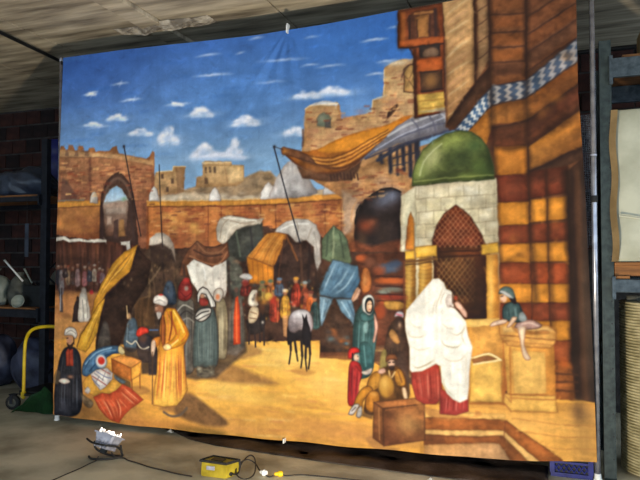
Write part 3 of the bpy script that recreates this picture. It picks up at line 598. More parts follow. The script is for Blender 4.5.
def paint_market():
    # --- shade behind the stalls
    P([(50,234),(96,240),(150,250),(215,246),(262,226),(320,236),(352,252),(405,252),(405,300),(400,345),(345,340),(250,342),(180,340),(130,340),(52,300)],(70,46,34),s=3,n=.3)
    P([(52,243),(100,240),(140,246),(140,300),(52,290)],(84,50,36),n=.25,nz=NV); 
    for x in (62,71,80,88,97,112,124): S([(x,246),(x+1,272)],2.2,(112,66,40) if x%2 else (54,34,28),.5,soft=2)
    P([(52,290),(100,292),(96,322),(52,322)],(158,104,58),n=.15,s=3); P([(52,318),(110,316),(110,336),(52,340)],(176,122,66),n=.12,s=3)
    # scalloped white awning at the far left
    P([(55,238),(64,236),(70,239),(80,238),(88,240),(98,239),(107,240),(107,242),(94,243),(80,241.5),(70,242.5),(63,240),(55,242)],(202,192,174),s=.8,n=.08)
    P([(121,242),(130,241),(131,252),(127,252),(126,245),(121,245)],(206,198,182),s=.6)
    # far-left crowd
    for x,y,h,c,hc in [(58,276,16,(52,56,72),(190,176,160)),(61,280,26,(150,146,146),(60,44,40)),(68,276,16,(186,150,110),(176,80,50)),(73,277,15,(96,70,60),(140,110,90)),(78,276,18,(186,150,146),(190,140,110)),(85,277,16,(180,110,110),(190,170,150)),(90,275,12,(70,76,90),(160,110,80)),(95,274,14,(214,198,170),(206,196,180)),(100,276,12,(150,80,70),(190,180,160)),(103,277,12,(190,150,150),(180,150,130)),(65,272,10,(50,40,40),(150,110,80))]:
        P([(x-2.6,y+h*.5),(x-2.2,y-h*.25),(x,y-h*.4),(x+2.2,y-h*.25),(x+2.6,y+h*.5)],c,sm=1,s=.8,n=.2); B(x,y-h*.52,1.5,1.7,(150,100,76),.9,hard=2); B(x,y-h*.62,1.7,1.1,hc,.9,hard=2)
        S([(x-.6,y-h*.2),(x-.8,y+h*.45)],.6,(44,34,34),.5)
    dabs([(55,264),(106,262),(102,290),(56,292)],[(44,32,30),(150,110,90),(60,44,42),(130,60,50),(176,166,150),(36,28,28),(80,84,92)],60,.9,1.8,.55,74,.7)
    P([(58,288),(62,288),(63,312),(60,312)],(60,56,60),a=.8); S([(60,285),(60,310)],1.2,(170,166,162),.6)
    P([(72,322),(74,306),(78,296),(82,300),(84,322)],(54,40,36),s=1.2)
    P([(78,320),(79,305),(80,295),(83,289),(86,290),(88,298),(90,308),(90,320),(84,322)],(206,196,176),sm=1,n=.1); S([(83,300),(84,320)],1,(120,108,98),.6); S([(87,300),(88,318)],.9,(126,112,100),.6); B(84,290,2.6,3,(196,184,166),.9,hard=2); B(92,292,2.4,2.4,(186,40,44),.9,hard=2)
    P([(52,256),(108,256),(104,292),(52,296)],(40,26,22),s=5,a=.38,n=.3)
    # --- dark tents in the middle left
    P([(140,262),(150,246),(162,243),(176,250),(186,262),(188,300),(176,335),(120,345),(128,300)],(66,48,36),s=2,n=.28)
    for q,c in [([(142,262),(150,285),(146,320)],(120,92,62)),([(160,246),(164,280),(160,320)],(40,30,28)),([(172,252),(176,290)],(96,72,52)),([(135,290),(150,282),(160,268)],(140,112,80)),([(150,250),(156,300)],(104,78,54)),([(130,312),(140,300),(150,296)],(120,88,56))]: S(q,1.8,c,.5,soft=1.5)
    P([(136,282),(142,278),(150,279),(144,288),(137,292)],(150,120,82),sm=1,a=.8); P([(124,316),(127,306),(131,304),(130,318)],(186,150,96),sm=1,a=.8)
    P([(149,245),(150,238),(156,233.5),(164,233),(171,238),(175,246),(176,262),(170,254),(160,247)],(202,190,170),s=1.2,n=.1,g=((160,140,120),(152,235),(174,258)))
    P([(150,246),(162,243),(172,250),(176,262),(165,262),(150,262)],(58,42,34),s=2,a=.9)
    dabs([(126,262),(150,250),(188,264),(186,335),(124,344)],[(112,84,54),(38,28,24),(140,108,68),(90,62,40),(30,24,22)],90,1.2,2.8,.45,55,.6)
    P([(135,326),(135,304),(142,297),(152,300),(155,326)],(98,66,38),s=2,a=.7,n=.3,nz=NV)
    # --- yellow awning flap on the left
    P([(137,246),(146,256),(152,262),(148,284),(134,306),(127,330),(118,350),(96,350),(98,318),(106,296),(128,274)],(50,34,26),s=1.5,n=.25)
    P([(138,244.5),(134,258),(130,272),(119,281),(108,292),(100,306),(91,318),(95,300),(103,282),(112,265),(124,252)],(204,142,42),n=.12,line=(92,58,28),lw=.8)
    P([(106,298),(102,312),(98,332),(90,347),(86,352),(77,348),(81,334),(91,318),(99,304)],(208,152,44),n=.12,line=(92,58,28),lw=.8)
    for q,c in [([(134,250),(118,268),(104,290)],(120,74,30)),([(130,262),(114,276),(100,298)],(232,182,80)),([(136,248),(128,262),(116,274)],(228,176,76)),([(124,256),(108,278),(97,300)],(232,178,70)),([(104,302),(94,320),(84,344)],(236,188,84)),([(100,312),(92,334),(86,348)],(140,92,34)),([(131,256),(120,272),(108,284)],(146,94,36))]: S(q,1.2,c,.55,taper=1)
    S([(92,318),(82,334),(77,346)],1,(96,62,30),.7)
    # --- white draped roof, brown drape and hanging white sheet
    P([(223,226),(262,222),(264,256),(240,262),(222,256)],(64,64,56),s=1.5,n=.25); S([(236,232),(240,256)],2,(100,108,88),.5); S([(250,228),(252,252)],2,(50,46,46),.6)
    P([(217,240),(216,228),(219,219),(226,215.5),(240,216.5),(252,219),(263,218.5),(260,224),(246,226),(236,230),(230,238),(223,245)],(206,194,170),sm=0,n=.1,line=(96,78,62),lw=.7)
    for q,c in [([(220,238),(222,226),(228,219)],(150,130,108)),([(226,240),(229,230),(240,222)],(232,222,200)),([(230,221),(246,223),(260,220)],(146,126,104)),([(224,218),(240,219),(256,221)],(236,228,210))]: S(q,1.1,c,.6)
    P([(222,252),(230,250),(242,268),(244,300),(236,304),(224,280)],(82,80,68),s=1.5,n=.3); dabs([(226,256),(240,262),(244,296),(228,296)],[(140,140,120),(50,40,38),(150,110,80)],18,1.2,2.4,.5,51)
    P([(182,262),(188,250),(197,241),(204,246),(210,248),(218,246),(227,242),(229,256),(224,262),(216,268),(208,266),(200,262),(192,262),(188,276),(180,276)],(112,70,46),sm=0,n=.2,line=(60,38,30),lw=.8)
    for q,c in [([(190,256),(204,262),(218,264),(227,252)],(160,108,74)),([(194,250),(208,256),(222,254)],(66,42,34)),([(188,258),(200,262),(214,268)],(72,44,34)),([(197,243),(206,252),(218,252),(226,246)],(146,98,66))]: S(q,1.5,c,.6)
    P([(187,266),(194,259.5),(203,263),(212,267),(220,264),(226,260),(227,292),(222,302),(212,300),(200,294),(192,282)],(236,230,212),vol=.08,n=.06,g=((206,194,176),(200,262),(224,296)))
    for q,c in [([(212,268),(214,290)],(190,178,162)),([(204,265),(206,286)],(246,242,230)),([(220,268),(221,294)],(196,182,166)),([(196,266),(200,284)],(200,190,172))]: S(q,1.6,c,.5,taper=1)
    S([(184,266),(186,290)],2.4,(74,50,40),.8); S([(228,262),(230,300)],2.4,(60,50,44),.8)
    # --- wooden canopy stall, white arch cloth, green tent
    P([(270,262),(290,242),(318,240),(316,300),(272,300)],(62,42,34),s=1.5,n=.28); S([(300,244),(302,286)],2,(96,62,44),.5); S([(310,240),(308,280)],2,(44,32,30),.6)
    P([(272,236),(276,228),(286,221),(297,218.5),(308,219.5),(316,225),(320.5,236),(321,262),(317,271),(314,258),(314,246),(306,240),(296,242),(288,234),(280,234)],(202,194,180),sm=0,n=.08,line=(110,92,78),lw=.7)
    for q,c in [([(280,230),(294,224),(308,224)],(236,230,216)),([(314,232),(317,246),(317,266)],(156,146,134)),([(296,240),(298,228),(296,221)],(156,142,126)),([(308,238),(312,228)],(164,150,134))]: S(q,1.3,c,.6)
    P([(246,257),(256,246),(266,233),(276,232),(287,234.5),(284,244),(273,267),(260,262)],(196,124,46),n=.12,line=(96,54,28),lw=.8)
    for k in range(6):
        t=k/5; S([(248+t*24,256+t*10),(258+t*18,244+t*8),(267+t*19,234+t*2)],.8,(132,74,30) if k%2 else (226,162,78),.5,sm=0)
    P([(246,257),(260,262),(273,267),(273,286),(249,283)],(212,128,36),n=.12,line=(112,62,28),lw=.7)
    for x in (252,257,262,267): S([(x,261),(x+.5,284)],.8,(150,84,30),.55)
    S([(286,236),(292,248),(297,260)],1.8,(120,72,40),.8); S([(284,240),(280,262),(278,284)],1.4,(84,52,36),.8)
    P([(322,258),(322,240),(326,234),(334,226),(342,232),(347,240),(352,262),(346,268),(330,262)],(98,112,82),n=.16,line=(60,62,48),lw=.8); S([(334,228),(333,258)],1.6,(146,154,114),.6); S([(340,234),(344,258)],1.4,(62,72,54),.6); S([(328,236),(326,256)],1.3,(66,76,58),.6)
    B(318,286,4,16,(40,32,30),.7)
    # --- blue tent
    P([(321,296),(352,298),(358,330),(356,356),(320,356)],(74,50,36),s=1.2,n=.3); P([(320,352),(356,352),(356,360),(320,358)],(122,70,40),a=.8)
    dabs([(328,330),(350,330),(350,350),(328,350)],[(190,100,40),(96,140,150),(150,84,44),(70,60,56)],16,1.4,2.6,.7,53)
    P([(333,259.5),(342,262),(352,265),(358,266),(360,282),(352,298.5),(344,298),(334,298),(319,295),(320,288),(326,272)],(110,146,166),n=.1,g=((74,108,132),(330,262),(352,296)),line=(48,56,62),lw=.9)
    for q,c in [([(336,262),(328,280),(323,292)],(168,194,206)),([(346,265),(336,284),(326,294)],(70,100,122)),([(356,268),(346,286),(332,296)],(160,188,200)),([(340,263),(332,284)],(72,104,128)),([(358,274),(352,288),(344,296)],(58,84,106)),([(350,266),(342,280),(330,292)],(146,176,190))]: S(q,1.5,c,.55,taper=1)
    P([(319.5,296),(333,298.5),(328,312),(322,326),(319,318)],(128,160,176),n=.1,line=(54,60,64),lw=.6); S([(324,300),(322,318)],1.2,(178,202,210),.6); S([(329,300),(324,316)],1,(74,100,118),.6)
    P([(336,299),(352,299),(355,312),(358,330),(350,320),(342,312)],(112,146,164),n=.1,line=(54,60,64),lw=.6); S([(342,302),(350,316)],1.2,(170,196,206),.6); S([(348,301),(356,320)],1.2,(66,92,112),.6)
    # --- red-brown goods stall
    P([(356,254),(404,252),(406,346),(372,346),(358,330),(360,280)],(92,50,32),s=1.5,n=.28)
    for x,y,w,h,c in [(388,268,12,5,(76,92,112)),(395,264,8,4,(60,72,92)),(379,270,6,5,(150,72,40)),(391,281,15,3.4,(204,96,40)),(391,289,14,3,(112,112,96)),(390,297,15,3.4,(150,56,34)),(384,292,8,2.6,(130,134,116)),(394,306,9,4,(190,140,66)),(380,312,6,8,(168,72,36)),(361,258,6,4,(196,92,44)),(384,302,6,3,(186,84,40)),(370,262,6,5,(120,70,48))]: B(x,y,w,h,c,.85,hard=2,n=.5)
    for y in (276,286,294,301): S([(376,y),(405,y+1)],1,(58,30,24),.7)
    S([(404,262),(404,320)],1.6,(120,64,34),.6)
    P([(362,292),(360,280),(362,270),(366,267),(370,272),(372,284),(369,292)],(176,100,46),sm=1,n=.1,line=(72,42,28),lw=.7); B(364.5,280,2,6,(216,150,84),.6)
    P([(353,302),(352,299),(358,287),(361,290),(357,300)],(206,160,128),sm=0,s=.8)
def folds(L,R,k,cols,a=.5,w=1.0,seed=0,t0=0.0,t1=1.0):
    """k loose drapery strokes interpolated between two edge lines"""
    r=np.random.RandomState(seed); L=np.array(L,float); R=np.array(R,float)
    for i in range(k):
        t=t0+(t1-t0)*np.clip((i+.5+2.2*(r.rand()-.5))/k,0,1); q=L*(1-t)+R*t+(r.rand(len(L),2)-.5)*1.6
        n0=0 if r.rand()<.6 else r.randint(0,max(1,len(q)-2)); S([tuple(p) for p in q[n0:]],w*(.5+1.3*r.rand()**2),cols[i%len(cols)],a*(.6+.5*r.rand()),taper=1)
def paint_people():
    # --- far crowd between the stalls
    dabs([(240,282),(320,282),(318,322),(244,330)],[(96,60,40),(60,42,34),(130,76,40),(44,34,32)],60,1.5,3,.5,71,.8)
    for x,y,h,c,hc in [(245,289,12,(120,46,38),(196,186,174)),(262,292,16,(150,116,56),(92,98,70)),(270,290,14,(170,100,46),(96,104,74)),(274,306,26,(168,62,40),(150,120,70)),(279,288,14,(72,80,92),(96,112,130)),(285,304,24,(212,150,52),(226,200,160)),(296,292,24,(176,62,40),(206,140,50)),(305,296,24,(150,70,44),(140,146,140)),(311,302,16,(190,92,40),(120,60,46)),(315,312,28,(62,84,80),(60,50,46))]:
        P([(x-4.6,y+h*.55),(x-4.6,y-h*.05),(x-2,y-h*.34),(x+2,y-h*.36),(x+4.4,y-h*.1),(x+4.8,y+h*.55)],c,sm=1,s=1.4,n=.4); B(x-.4,y-h*.46,2.5,2.9,(176,112,74),.9,hard=2); B(x,y-h*.46-2.4,3.1,1.9,hc,.95,hard=2); folds([(x-3,y-h*.2),(x-3,y+h*.5)],[(x+3,y-h*.2),(x+3,y+h*.5)],4,[(60,36,30),tuple(min(255,int(v*1.3)) for v in c)],.6,.8,int(x))
    B(245,283,4,4,(132,44,36),.9,hard=2); P([(239,277),(243,273.5),(249,274),(252,278),(247,280)],(204,196,184),sm=1)
    P([(283,336),(282,316),(288,315),(287,338)],(226,160,100),s=1.2,a=.8); S([(278,300),(277,322)],1.4,(212,110,60),.6)
    B(268,297,5,5,(120,80,36),.8,hard=3); B(268,296.6,4.4,4.4,(222,176,70),.95,hard=3); B(261,288,4,5,(96,100,66),.7); B(272,301,4,4,(196,60,40),.8); B(263,302,4,3,(196,126,50),.8)
    P([(247.5,304),(248,296),(252,290),(257,291),(256,299),(258,305),(252,307)],(226,214,188),sm=1,n=.08,line=(70,56,48),lw=.7); B(256,299,2.4,4,(176,120,70),.7)
    dabs([(240,284),(320,280),(318,316),(244,322)],[(176,62,40),(206,146,60),(54,38,32),(220,190,150),(120,60,40),(70,84,84),(40,30,28)],60,.9,1.9,.6,73,.9)
    # small donkey
    P([(247,330),(246,322),(250,317),(258,318),(263,322),(263,330),(256,334),(250,334)],(56,46,42),sm=1,s=1.2,n=.25)
    P([(248,322),(248.5,311),(253,306),(258,309),(257,318),(253,323)],(214,190,150),sm=1,s=.9,n=.14); S([(250,312),(256,314)],1,(120,84,56),.6); S([(249,318),(256,319)],1,(110,80,56),.6)
    P([(259,330),(259,318),(260,312),(262,316),(264,312.5),(265,320),(264,330)],(48,40,38),s=1); B(262,322.5,1.3,1.5,(206,190,170),.9)
    for q in ([(249,328),(248.4,344)],[(254,330),(255,347)],[(259,328),(259.4,342)],[(263,326),(263.6,345)]): S(q,1.5,(54,42,38),.95)
    # laden donkey
    P([(287.6,345),(286.6,334),(287.6,326),(294,322),(306,322),(311,330),(311,338),(308,343),(303,339),(297,340),(292,342)],(48,40,40),sm=1,s=1.2,n=.25)
    P([(288.5,330),(288,320),(292,312.5),(299,309.5),(307,310.5),(312,317),(313,327),(309,333),(300,330),(294,333)],(202,190,186),sm=1,s=1,n=.12,g=((150,132,130),(298,312),(296,332)),line=(80,64,60),lw=.7); B(300,314.5,8,3.6,(232,226,222),.75); B(295,326,4,3,(120,106,104),.7); S([(291,322),(299,325),(306,322)],.9,(140,124,122),.7); B(309,324,2.5,5,(206,190,190),.7)
    P([(302,344),(302,330),(303,322),(302,314),(304.5,318.5),(306.5,314),(307.5,321),(310,328),(311,340),(308,348)],(38,32,34),s=.9)
    for q in ([(290,334),(290.4,350),(288.6,364)],[(294,338),(296,352),(297.4,361)],[(301,340),(302,356),(300.6,368)],[(306,340),(305.4,358),(306.6,371)],[(309,338),(310,354),(308.4,369)]):
        S(q[:2],2.1,(46,36,34),.9,soft=1.2); S(q,1.35,(44,36,34),.9)
    P([(290,371),(300,368),(316,372),(304,376)],(176,118,56),sm=1,s=2,a=.5)
    # --- shade around the women in the middle
    P([(172,300),(230,296),(246,330),(246,352),(232,364),(216,378),(196,380),(178,376)],(84,66,50),s=3,a=.85,n=.25)
    P([(226,354),(229,318),(232,300),(236,292),(241,298),(244,320),(244,348),(236,356)],(104,90,76),s=1.2,n=.25); folds([(228,302),(227,352)],[(243,302),(243,350)],7,[(66,54,46),(150,134,112)],.6,.9,81)
    P([(233,345),(233.4,316),(235,298),(237.6,296),(239.6,316),(240,344)],(214,74,36),s=.9,n=.12); S([(236,302),(236.4,342)],1.2,(238,120,60),.6); S([(239,304),(239.6,342)],.7,(140,40,28),.7); B(236,290,2.4,3,(104,74,60),.9,hard=2)
    robe([(215,357),(216,330),(215.5,306),(218,298),(224,299),(227,310),(228,336),(226,357),(220,359)],(150,134,100),(94,80,60),(206,190,150),[[(218,310),(217,354)],[(222,306),(222,356)],[(225,312),(224.6,352)],[(220,312),(219.6,356)]],n=.14)
    P([(213.6,300),(214,292),(217.6,288.4),(221.6,289),(223.4,293),(222,298),(219,302)],(216,206,186),sm=1,line=(78,60,50),lw=.7); B(217.6,297,2.4,3.4,(214,126,80),.95,hard=2)
    # man in red headscarf
    robe([(175,366),(175,334),(176,308),(180,298),(190,298),(195,308),(196,345),(194,370),(184,374)],(100,92,80),(62,54,48),(140,130,112),[],n=.2)
    folds([(178,304),(176.5,336),(177,368)],[(194,304),(194,338),(192,370)],12,[(62,54,48),(146,136,118),(80,70,60)],.6,1.0,82)
    P([(178.6,298),(178.6,288),(182,281),(187,278.6),(191,283),(192.6,292),(190,299),(184,301)],(136,42,36),sm=1,n=.14,line=(60,26,24),lw=.8); B(186.6,280,3.6,2.6,(176,52,44),.9,hard=2); B(186.6,288.4,2.4,2.6,(150,128,112),.9,hard=2); S([(181,292),(186,297),(191,293)],1,(96,28,26),.7); S([(182,285),(190,285)],.7,(84,30,28),.8)
    for q,c in [([(177,312),(184,305),(193,309)],(176,166,148)),([(178,318),(186,311),(193,315)],(58,50,46)),([(180,322),(188,318),(194,322)],(150,140,124))]: S(q,1.3,c,.65)
    # woman in white veil and teal robe
    robe([(193.5,366),(193,345),(195,322),(198,309),(211,307),(216,316),(218.5,340),(217.5,364),(210,368),(200,367)],(88,100,94),(50,60,58),(136,146,134),[],n=.12)
    folds([(196,316),(194.6,340),(195,366)],[(216,316),(217.4,340),(216.6,364)],16,[(52,62,60),(128,140,130),(70,84,80),(150,156,142)],.6,1.0,83)
    P([(197,376),(197,366),(205,368),(215,365),(214.5,375),(206,378)],(112,100,80),s=1.4,n=.35); dabs([(198,366),(214,366),(213,376),(198,376)],[(190,180,150),(60,50,42),(150,140,112)],14,.9,1.6,.7,84)
    P([(197.6,302),(197.4,295),(199.4,289.6),(203,287),(207.6,289.4),(211.6,296),(215,302),(215.6,307),(211,307.6),(208.6,300),(206,294.6),(202,293.4),(200,297),(199.4,303)],(232,226,210),n=.05,line=(52,42,38),lw=.9,la=.8); S([(208,291),(212,299),(213.6,306)],.8,(160,150,138),.7)
    B(202.4,296.4,2.4,2.6,(190,136,100),.95,hard=2); P([(199.6,299),(204,298),(208,300.6),(207.6,304.6),(203,306),(200,304)],(164,62,50),sm=1,n=.1)
    P([(194.6,318),(197,312),(202,308.6),(210.4,308),(210.8,314),(206,319.6),(200,321.6)],(212,206,190),sm=1,n=.08,line=(44,38,36),lw=.9,la=.8); S([(196,317),(202,312.6),(209,311)],1.1,(60,54,50),.8); S([(198,320),(204,316.6),(210,313.6)],.9,(70,62,58),.75)
    # figure in blue, men under the dark tent
    P([(163,302),(164,289),(167.6,281.6),(172,282),(175.6,290),(176,304)],(54,64,76),sm=1,s=1.2,n=.25); B(169,284,3,3,(84,96,108),.7)
    P([(124,345),(126,330),(129,320),(135,318),(138,328),(138,348),(130,352)],(76,90,98),sm=1,s=1.2,n=.25); S([(128,324),(127,344)],1,(126,140,146),.5); B(129,316,2.4,3.4,(196,150,104),.8,hard=2); S([(127,306),(128,318)],1.3,(212,176,120),.6)
    P([(137,350),(138,340),(144,334),(152,337),(157,346),(156,360),(142,362)],(54,46,48),sm=1,s=1.2,n=.25); S([(150,330),(158,330)],1.4,(76,96,130),.7)
    B(143,338,4.4,5,(92,60,48),.9,hard=2); P([(136.6,335),(137.6,330),(142,326.8),(147.6,328.6),(148.6,332.4),(144,334),(139,336.6)],(208,58,40),sm=1,line=(96,30,26),lw=.6)
    S([(127,341),(132,344),(136,341),(140,347),(144,349),(149,347)],1.2,(206,190,160),.75)
    P([(98,352),(99.6,336),(104,322),(108.6,324),(111.6,342),(111,356)],(84,78,70),sm=1,a=.75,s=1.5,n=.25)
    P([(118,346),(150,350),(158,356),(157,374),(142,374),(141,362),(126,356)],(60,46,38),s=2.2,a=.85,n=.25)
    P([(148,352),(157,350),(158,375),(149,375)],(58,46,42),s=1.4,a=.9,n=.2)
    dabs([(124,270),(176,262),(174,300),(150,330),(122,330)],[(150,112,70),(34,26,24),(96,66,42),(170,140,96),(50,36,30)],40,1,2.2,.4,76,.7)
    # --- old man in the long yellow robe
    P([(176,404),(190,394),(206,404),(228,424),(206,426),(178,416)],(126,88,52),sm=1,s=3.5,a=.8,n=.2); S([(164,412),(171,416),(180,415),(187,408)],2.2,(104,84,66),.75,soft=1.5)
    P([(161,320),(163.4,313),(167,309),(175,308.6),(180.6,317),(186,326),(189.4,334),(186.6,341),(184,346),(185,365),(187.6,390),(182,400),(177,405.6),(165,407),(153.6,405),(154,390),(157,372),(158,352),(160.4,340),(160,330)],(230,150,44),n=.10,line=(116,62,28),lw=.8,g=((244,186,74),(168,340),(163,404)))
    folds([(159.6,350),(158,376),(155,404)],[(184,348),(184.6,370),(184,398)],20,[(196,88,40),(252,210,110),(214,112,44),(248,190,80)],.62,1.15,85)
    folds([(176,356),(177,404)],[(185,352),(186,392)],7,[(168,70,36),(206,110,46)],.6,1.0,86)
    P([(166,309.6),(175,309),(181,318),(186.6,327),(189,334.6),(185,342),(177,347),(168.6,349),(165,345.6),(173,339),(176,332),(172,322)],(240,166,38),sm=1,n=.08,line=(150,80,28),lw=.9)
    for q,c,w in [([(174,311),(180,322),(184,332)],(252,206,92),2.0),([(170,312),(174,324),(177,334)],(196,92,34),1.6),([(184,326),(187,334),(182,341)],(206,104,34),1.4),([(178,340),(171,346)],(252,214,110),2),([(180,330),(178,338),(172,343)],(222,120,40),1.2)]: S(q,w,c,.65)
    P([(161.6,318),(164,314),(166.4,326),(165.6,344),(162.6,347),(160.4,336)],(124,62,30),a=.85,s=1); S([(167,312),(168.4,326),(167,342)],1.3,(222,130,50),.8); S([(171.6,312),(172,326),(169.4,340)],1.6,(140,66,30),.8); S([(163,316),(163,345)],.8,(206,110,46),.7)
    B(159.6,309,4.6,6,(160,106,78),.95,hard=3); B(156.4,307.6,1.6,3,(206,156,122),.8); P([(156.6,312.6),(159,311.6),(161.6,313),(161,317),(158.6,319.6),(157,316)],(206,192,176),sm=1,n=.06); S([(155.6,306.4),(157.6,306)],.7,(60,38,30),.9); S([(156,311.4),(158,311)],.6,(110,60,48),.8); S([(163.6,306),(164,314)],1.6,(96,60,42),.7)
    P([(153.4,300),(155,296.4),(160,294.4),(165,296),(168,300.4),(167,305),(163.4,306),(158,304.4),(154,303)],(232,222,206),sm=1,n=.05,line=(96,76,66),lw=.7); B(161,294.8,2.6,1.0,(196,60,48),.9,hard=2); S([(155,301.6),(160,300),(166,303)],.7,(160,144,132),.7); B(165,303,2,2,(176,160,150),.6)
    P([(152,344),(152.4,340),(156,337.4),(160.4,337),(160,343),(156,347)],(236,140,44),sm=1,line=(140,74,30),lw=.6); P([(151,349),(151.6,342),(154.4,339.6),(156,344),(155,352),(152.6,357)],(226,190,156),sm=1,n=.06,line=(120,84,60),lw=.5)
    P([(163,347),(166.4,343.6),(171,345),(171,349),(165.6,350.4)],(250,206,130),sm=1,line=(150,90,44),lw=.6)
    S([(152.8,352),(152.5,404)],.8,(84,56,36),.9)
    # --- seated man in black
    P([(53,414),(53.6,392),(56,374),(59.6,357),(64,348.6),(70,346.6),(76.6,348.6),(81,358),(82,378),(83,396),(80,412),(70,417),(58,415.6)],(48,46,50),sm=1,s=1.3,n=.25)
    folds([(57,372),(55.6,412)],[(81,372),(81,410)],12,[(28,28,32),(84,88,94),(40,40,44)],.55,1.2,87); folds([(61,354),(58,376)],[(79,352),(81,378)],6,[(30,28,30),(78,76,76)],.5,1.1,88)
    P([(66,366),(65.6,352),(68,348),(73,349),(73.4,366)],(162,60,38),s=.9,n=.14); S([(69.4,350),(69.6,365)],.7,(96,34,26),.7); S([(67.4,352),(67.4,364)],.7,(206,96,60),.5)
    P([(52,382),(56,370),(60,373),(58,384)],(112,92,64),sm=1,a=.6); P([(58,381.4),(61,378.6),(67,379),(70,382),(64,384)],(206,190,172),sm=1,n=.08); B(70.4,376.8,3,1.8,(176,120,88),.8)
    B(69.6,340.4,3.8,5.6,(176,124,92),.95,hard=2.5); P([(66.6,343),(70,345),(73.6,342),(72,348.6),(69,349.6)],(60,42,36),sm=1,a=.9); S([(74,336),(74,344)],1.4,(66,46,38),.8); P([(64,335),(65,329.6),(69.6,327),(75,328.6),(77.4,334),(75.6,338.6),(72,335.6),(67,335.4)],(204,194,174),sm=1,n=.08,line=(80,62,52),lw=.7); S([(65.6,333.6),(70.6,330.4),(76,333.6)],.8,(130,114,100),.7); S([(66.4,338.4),(68,338)],.8,(40,26,22),.9); S([(66.6,343),(68.6,343)],.5,(120,60,50),.7)
    # --- chest, then the bent figure
    P([(124,388),(142,386),(150,392),(128,396)],(150,100,54),sm=1,s=2,a=.6)
    P([(112,358.6),(121,355.4),(132,357),(141.6,360.6),(131.6,368)],(232,150,66),n=.10,line=(120,66,30),lw=.7); P([(112,358.6),(131.6,368),(131.6,381),(113,372)],(170,92,36),n=.16,g=((206,120,48),(114,362),(131,378)),line=(96,52,26),lw=.7); P([(131.6,368),(141.6,361.6),(141,374.6),(132,380)],(238,164,60),n=.08,line=(120,66,30),lw=.7); S([(132.2,379),(132.6,389)],1.3,(140,80,38),.9); S([(140.2,374),(140.4,388)],1.3,(150,88,40),.9); P([(114,372.6),(131,381.6),(131.6,388),(120,384)],(70,48,38),a=.7,s=1.4)
    P([(82.6,374),(83.6,364),(90,354.6),(100,348),(111,345.6),(119.6,346.4),(121,352.6),(113,353.6),(107,358),(104,366),(96,371),(88,376)],(80,116,146),sm=1,n=.12,line=(36,46,58),lw=.8)
    for q,c,w in [([(86,364),(97,352.6),(112,347.6)],(140,172,190),1.5),([(90,371),(98,362),(107,355),(118,352)],(42,66,92),1.5),([(84.6,370),(90,360)],(50,78,106),1.5),([(94,360),(104,352),(116,350)],(104,140,166),1.3)]: S(q,w,c,.65)
    P([(119,346.6),(122,346.2),(125.4,352),(122.6,354.6),(119,352)],(226,204,140),sm=1,line=(96,74,50),lw=.6)
    P([(82.6,384),(86,378),(91,374),(97,381),(104,389),(113,379),(117,380),(122.4,384.4),(120,392),(117,397.6),(109,394),(102,392),(95,396),(88,392)],(222,160,62),n=.12,line=(120,76,36),lw=.6)
    P([(91,374),(97,369.6),(107.6,367.6),(113.4,373),(113,379),(106,387),(101,390),(95,383)],(216,206,192),n=.08,line=(110,88,76),lw=.6)
    for q,c in [([(93,376),(101,381),(107,385)],(150,72,64)),([(97,371),(106,376.6),(112,378)],(112,116,140)),([(93,379),(100,386)],(104,108,130)),([(102,369),(111,374)],(160,84,72)),([(95,373),(104,380)],(126,122,128)),([(100,376),(96,383)],(140,130,128)),([(107,370),(103,380)],(150,140,136))]: S(q,1,c,.7)
    P([(85,391),(88,386.6),(91,390),(88.6,393.6)],(216,208,196),sm=1,a=.9); P([(80,392),(86,396),(94,402),(91,408),(84,404)],(92,84,70),sm=1,a=.7,s=1.5,n=.25); P([(114.6,374.6),(120,377.6),(126.4,381.6),(123,383.6),(116,379)],(96,112,118),sm=1,a=.85)
    P([(94,397),(102.6,393),(110,393.6),(117,390),(123,384),(131,388),(139,395),(143.6,399.6),(138,404),(132,408),(126,414),(120,422.4),(112,419.6),(107,416),(100,408)],(208,84,46),n=.12,line=(120,50,30),lw=.7)
    folds([(96,398),(104,409),(112,420)],[(119,398),(123,408),(122,418)],10,[(240,166,116),(160,56,36),(232,130,84)],.62,1.1,89); folds([(119,397),(128,409)],[(124,386),(142,400)],8,[(240,160,108),(158,54,36),(228,120,76)],.62,1.0,90)
    B(101.6,361.4,6.6,7.8,(60,90,124),.95,hard=4); B(101.6,361,5.7,6.9,(226,218,206),.98,hard=4); B(102,360.6,3.8,4.2,(200,50,38),.98,hard=4); B(101,359,1.6,1.6,(226,90,66),.7)
    # --- woman in teal carrying a jar
    P([(352,376),(353,350),(353,330),(355,316),(360,306),(366,300),(372,304),(376,316),(377,334),(375,352),(373,370),(366,378)],(54,84,80),sm=1,s=1.2,n=.18)
    folds([(357,316),(354.6,345),(355,374)],[(375,318),(374.6,345),(371,372)],12,[(34,56,54),(104,144,138),(44,70,68),(80,118,114)],.6,1.2,91)
    P([(362,307),(362.4,300),(365,296),(369.6,294.6),(373,297),(374.4,302),(373.4,310),(370,315),(366,314.6),(363.4,311.6)],(214,212,198),sm=1,line=(50,54,52),lw=.6); P([(365.4,310),(365,303),(367,298.4),(370.6,297.6),(373,301),(373,309),(370.6,313.6),(367.4,313)],(28,32,34),sm=1); P([(366.6,309),(367,303),(369.4,300.4),(371.8,302),(372.2,307),(370.6,311.6),(368.2,311.8)],(232,188,146),sm=1,s=.7); S([(368.2,304.4),(369.4,304.1)],.6,(60,36,30),.9); S([(370.8,304.2),(371.8,304.2)],.6,(60,36,30),.9); S([(369.2,309.4),(370.6,309.3)],.6,(170,70,60),.9)
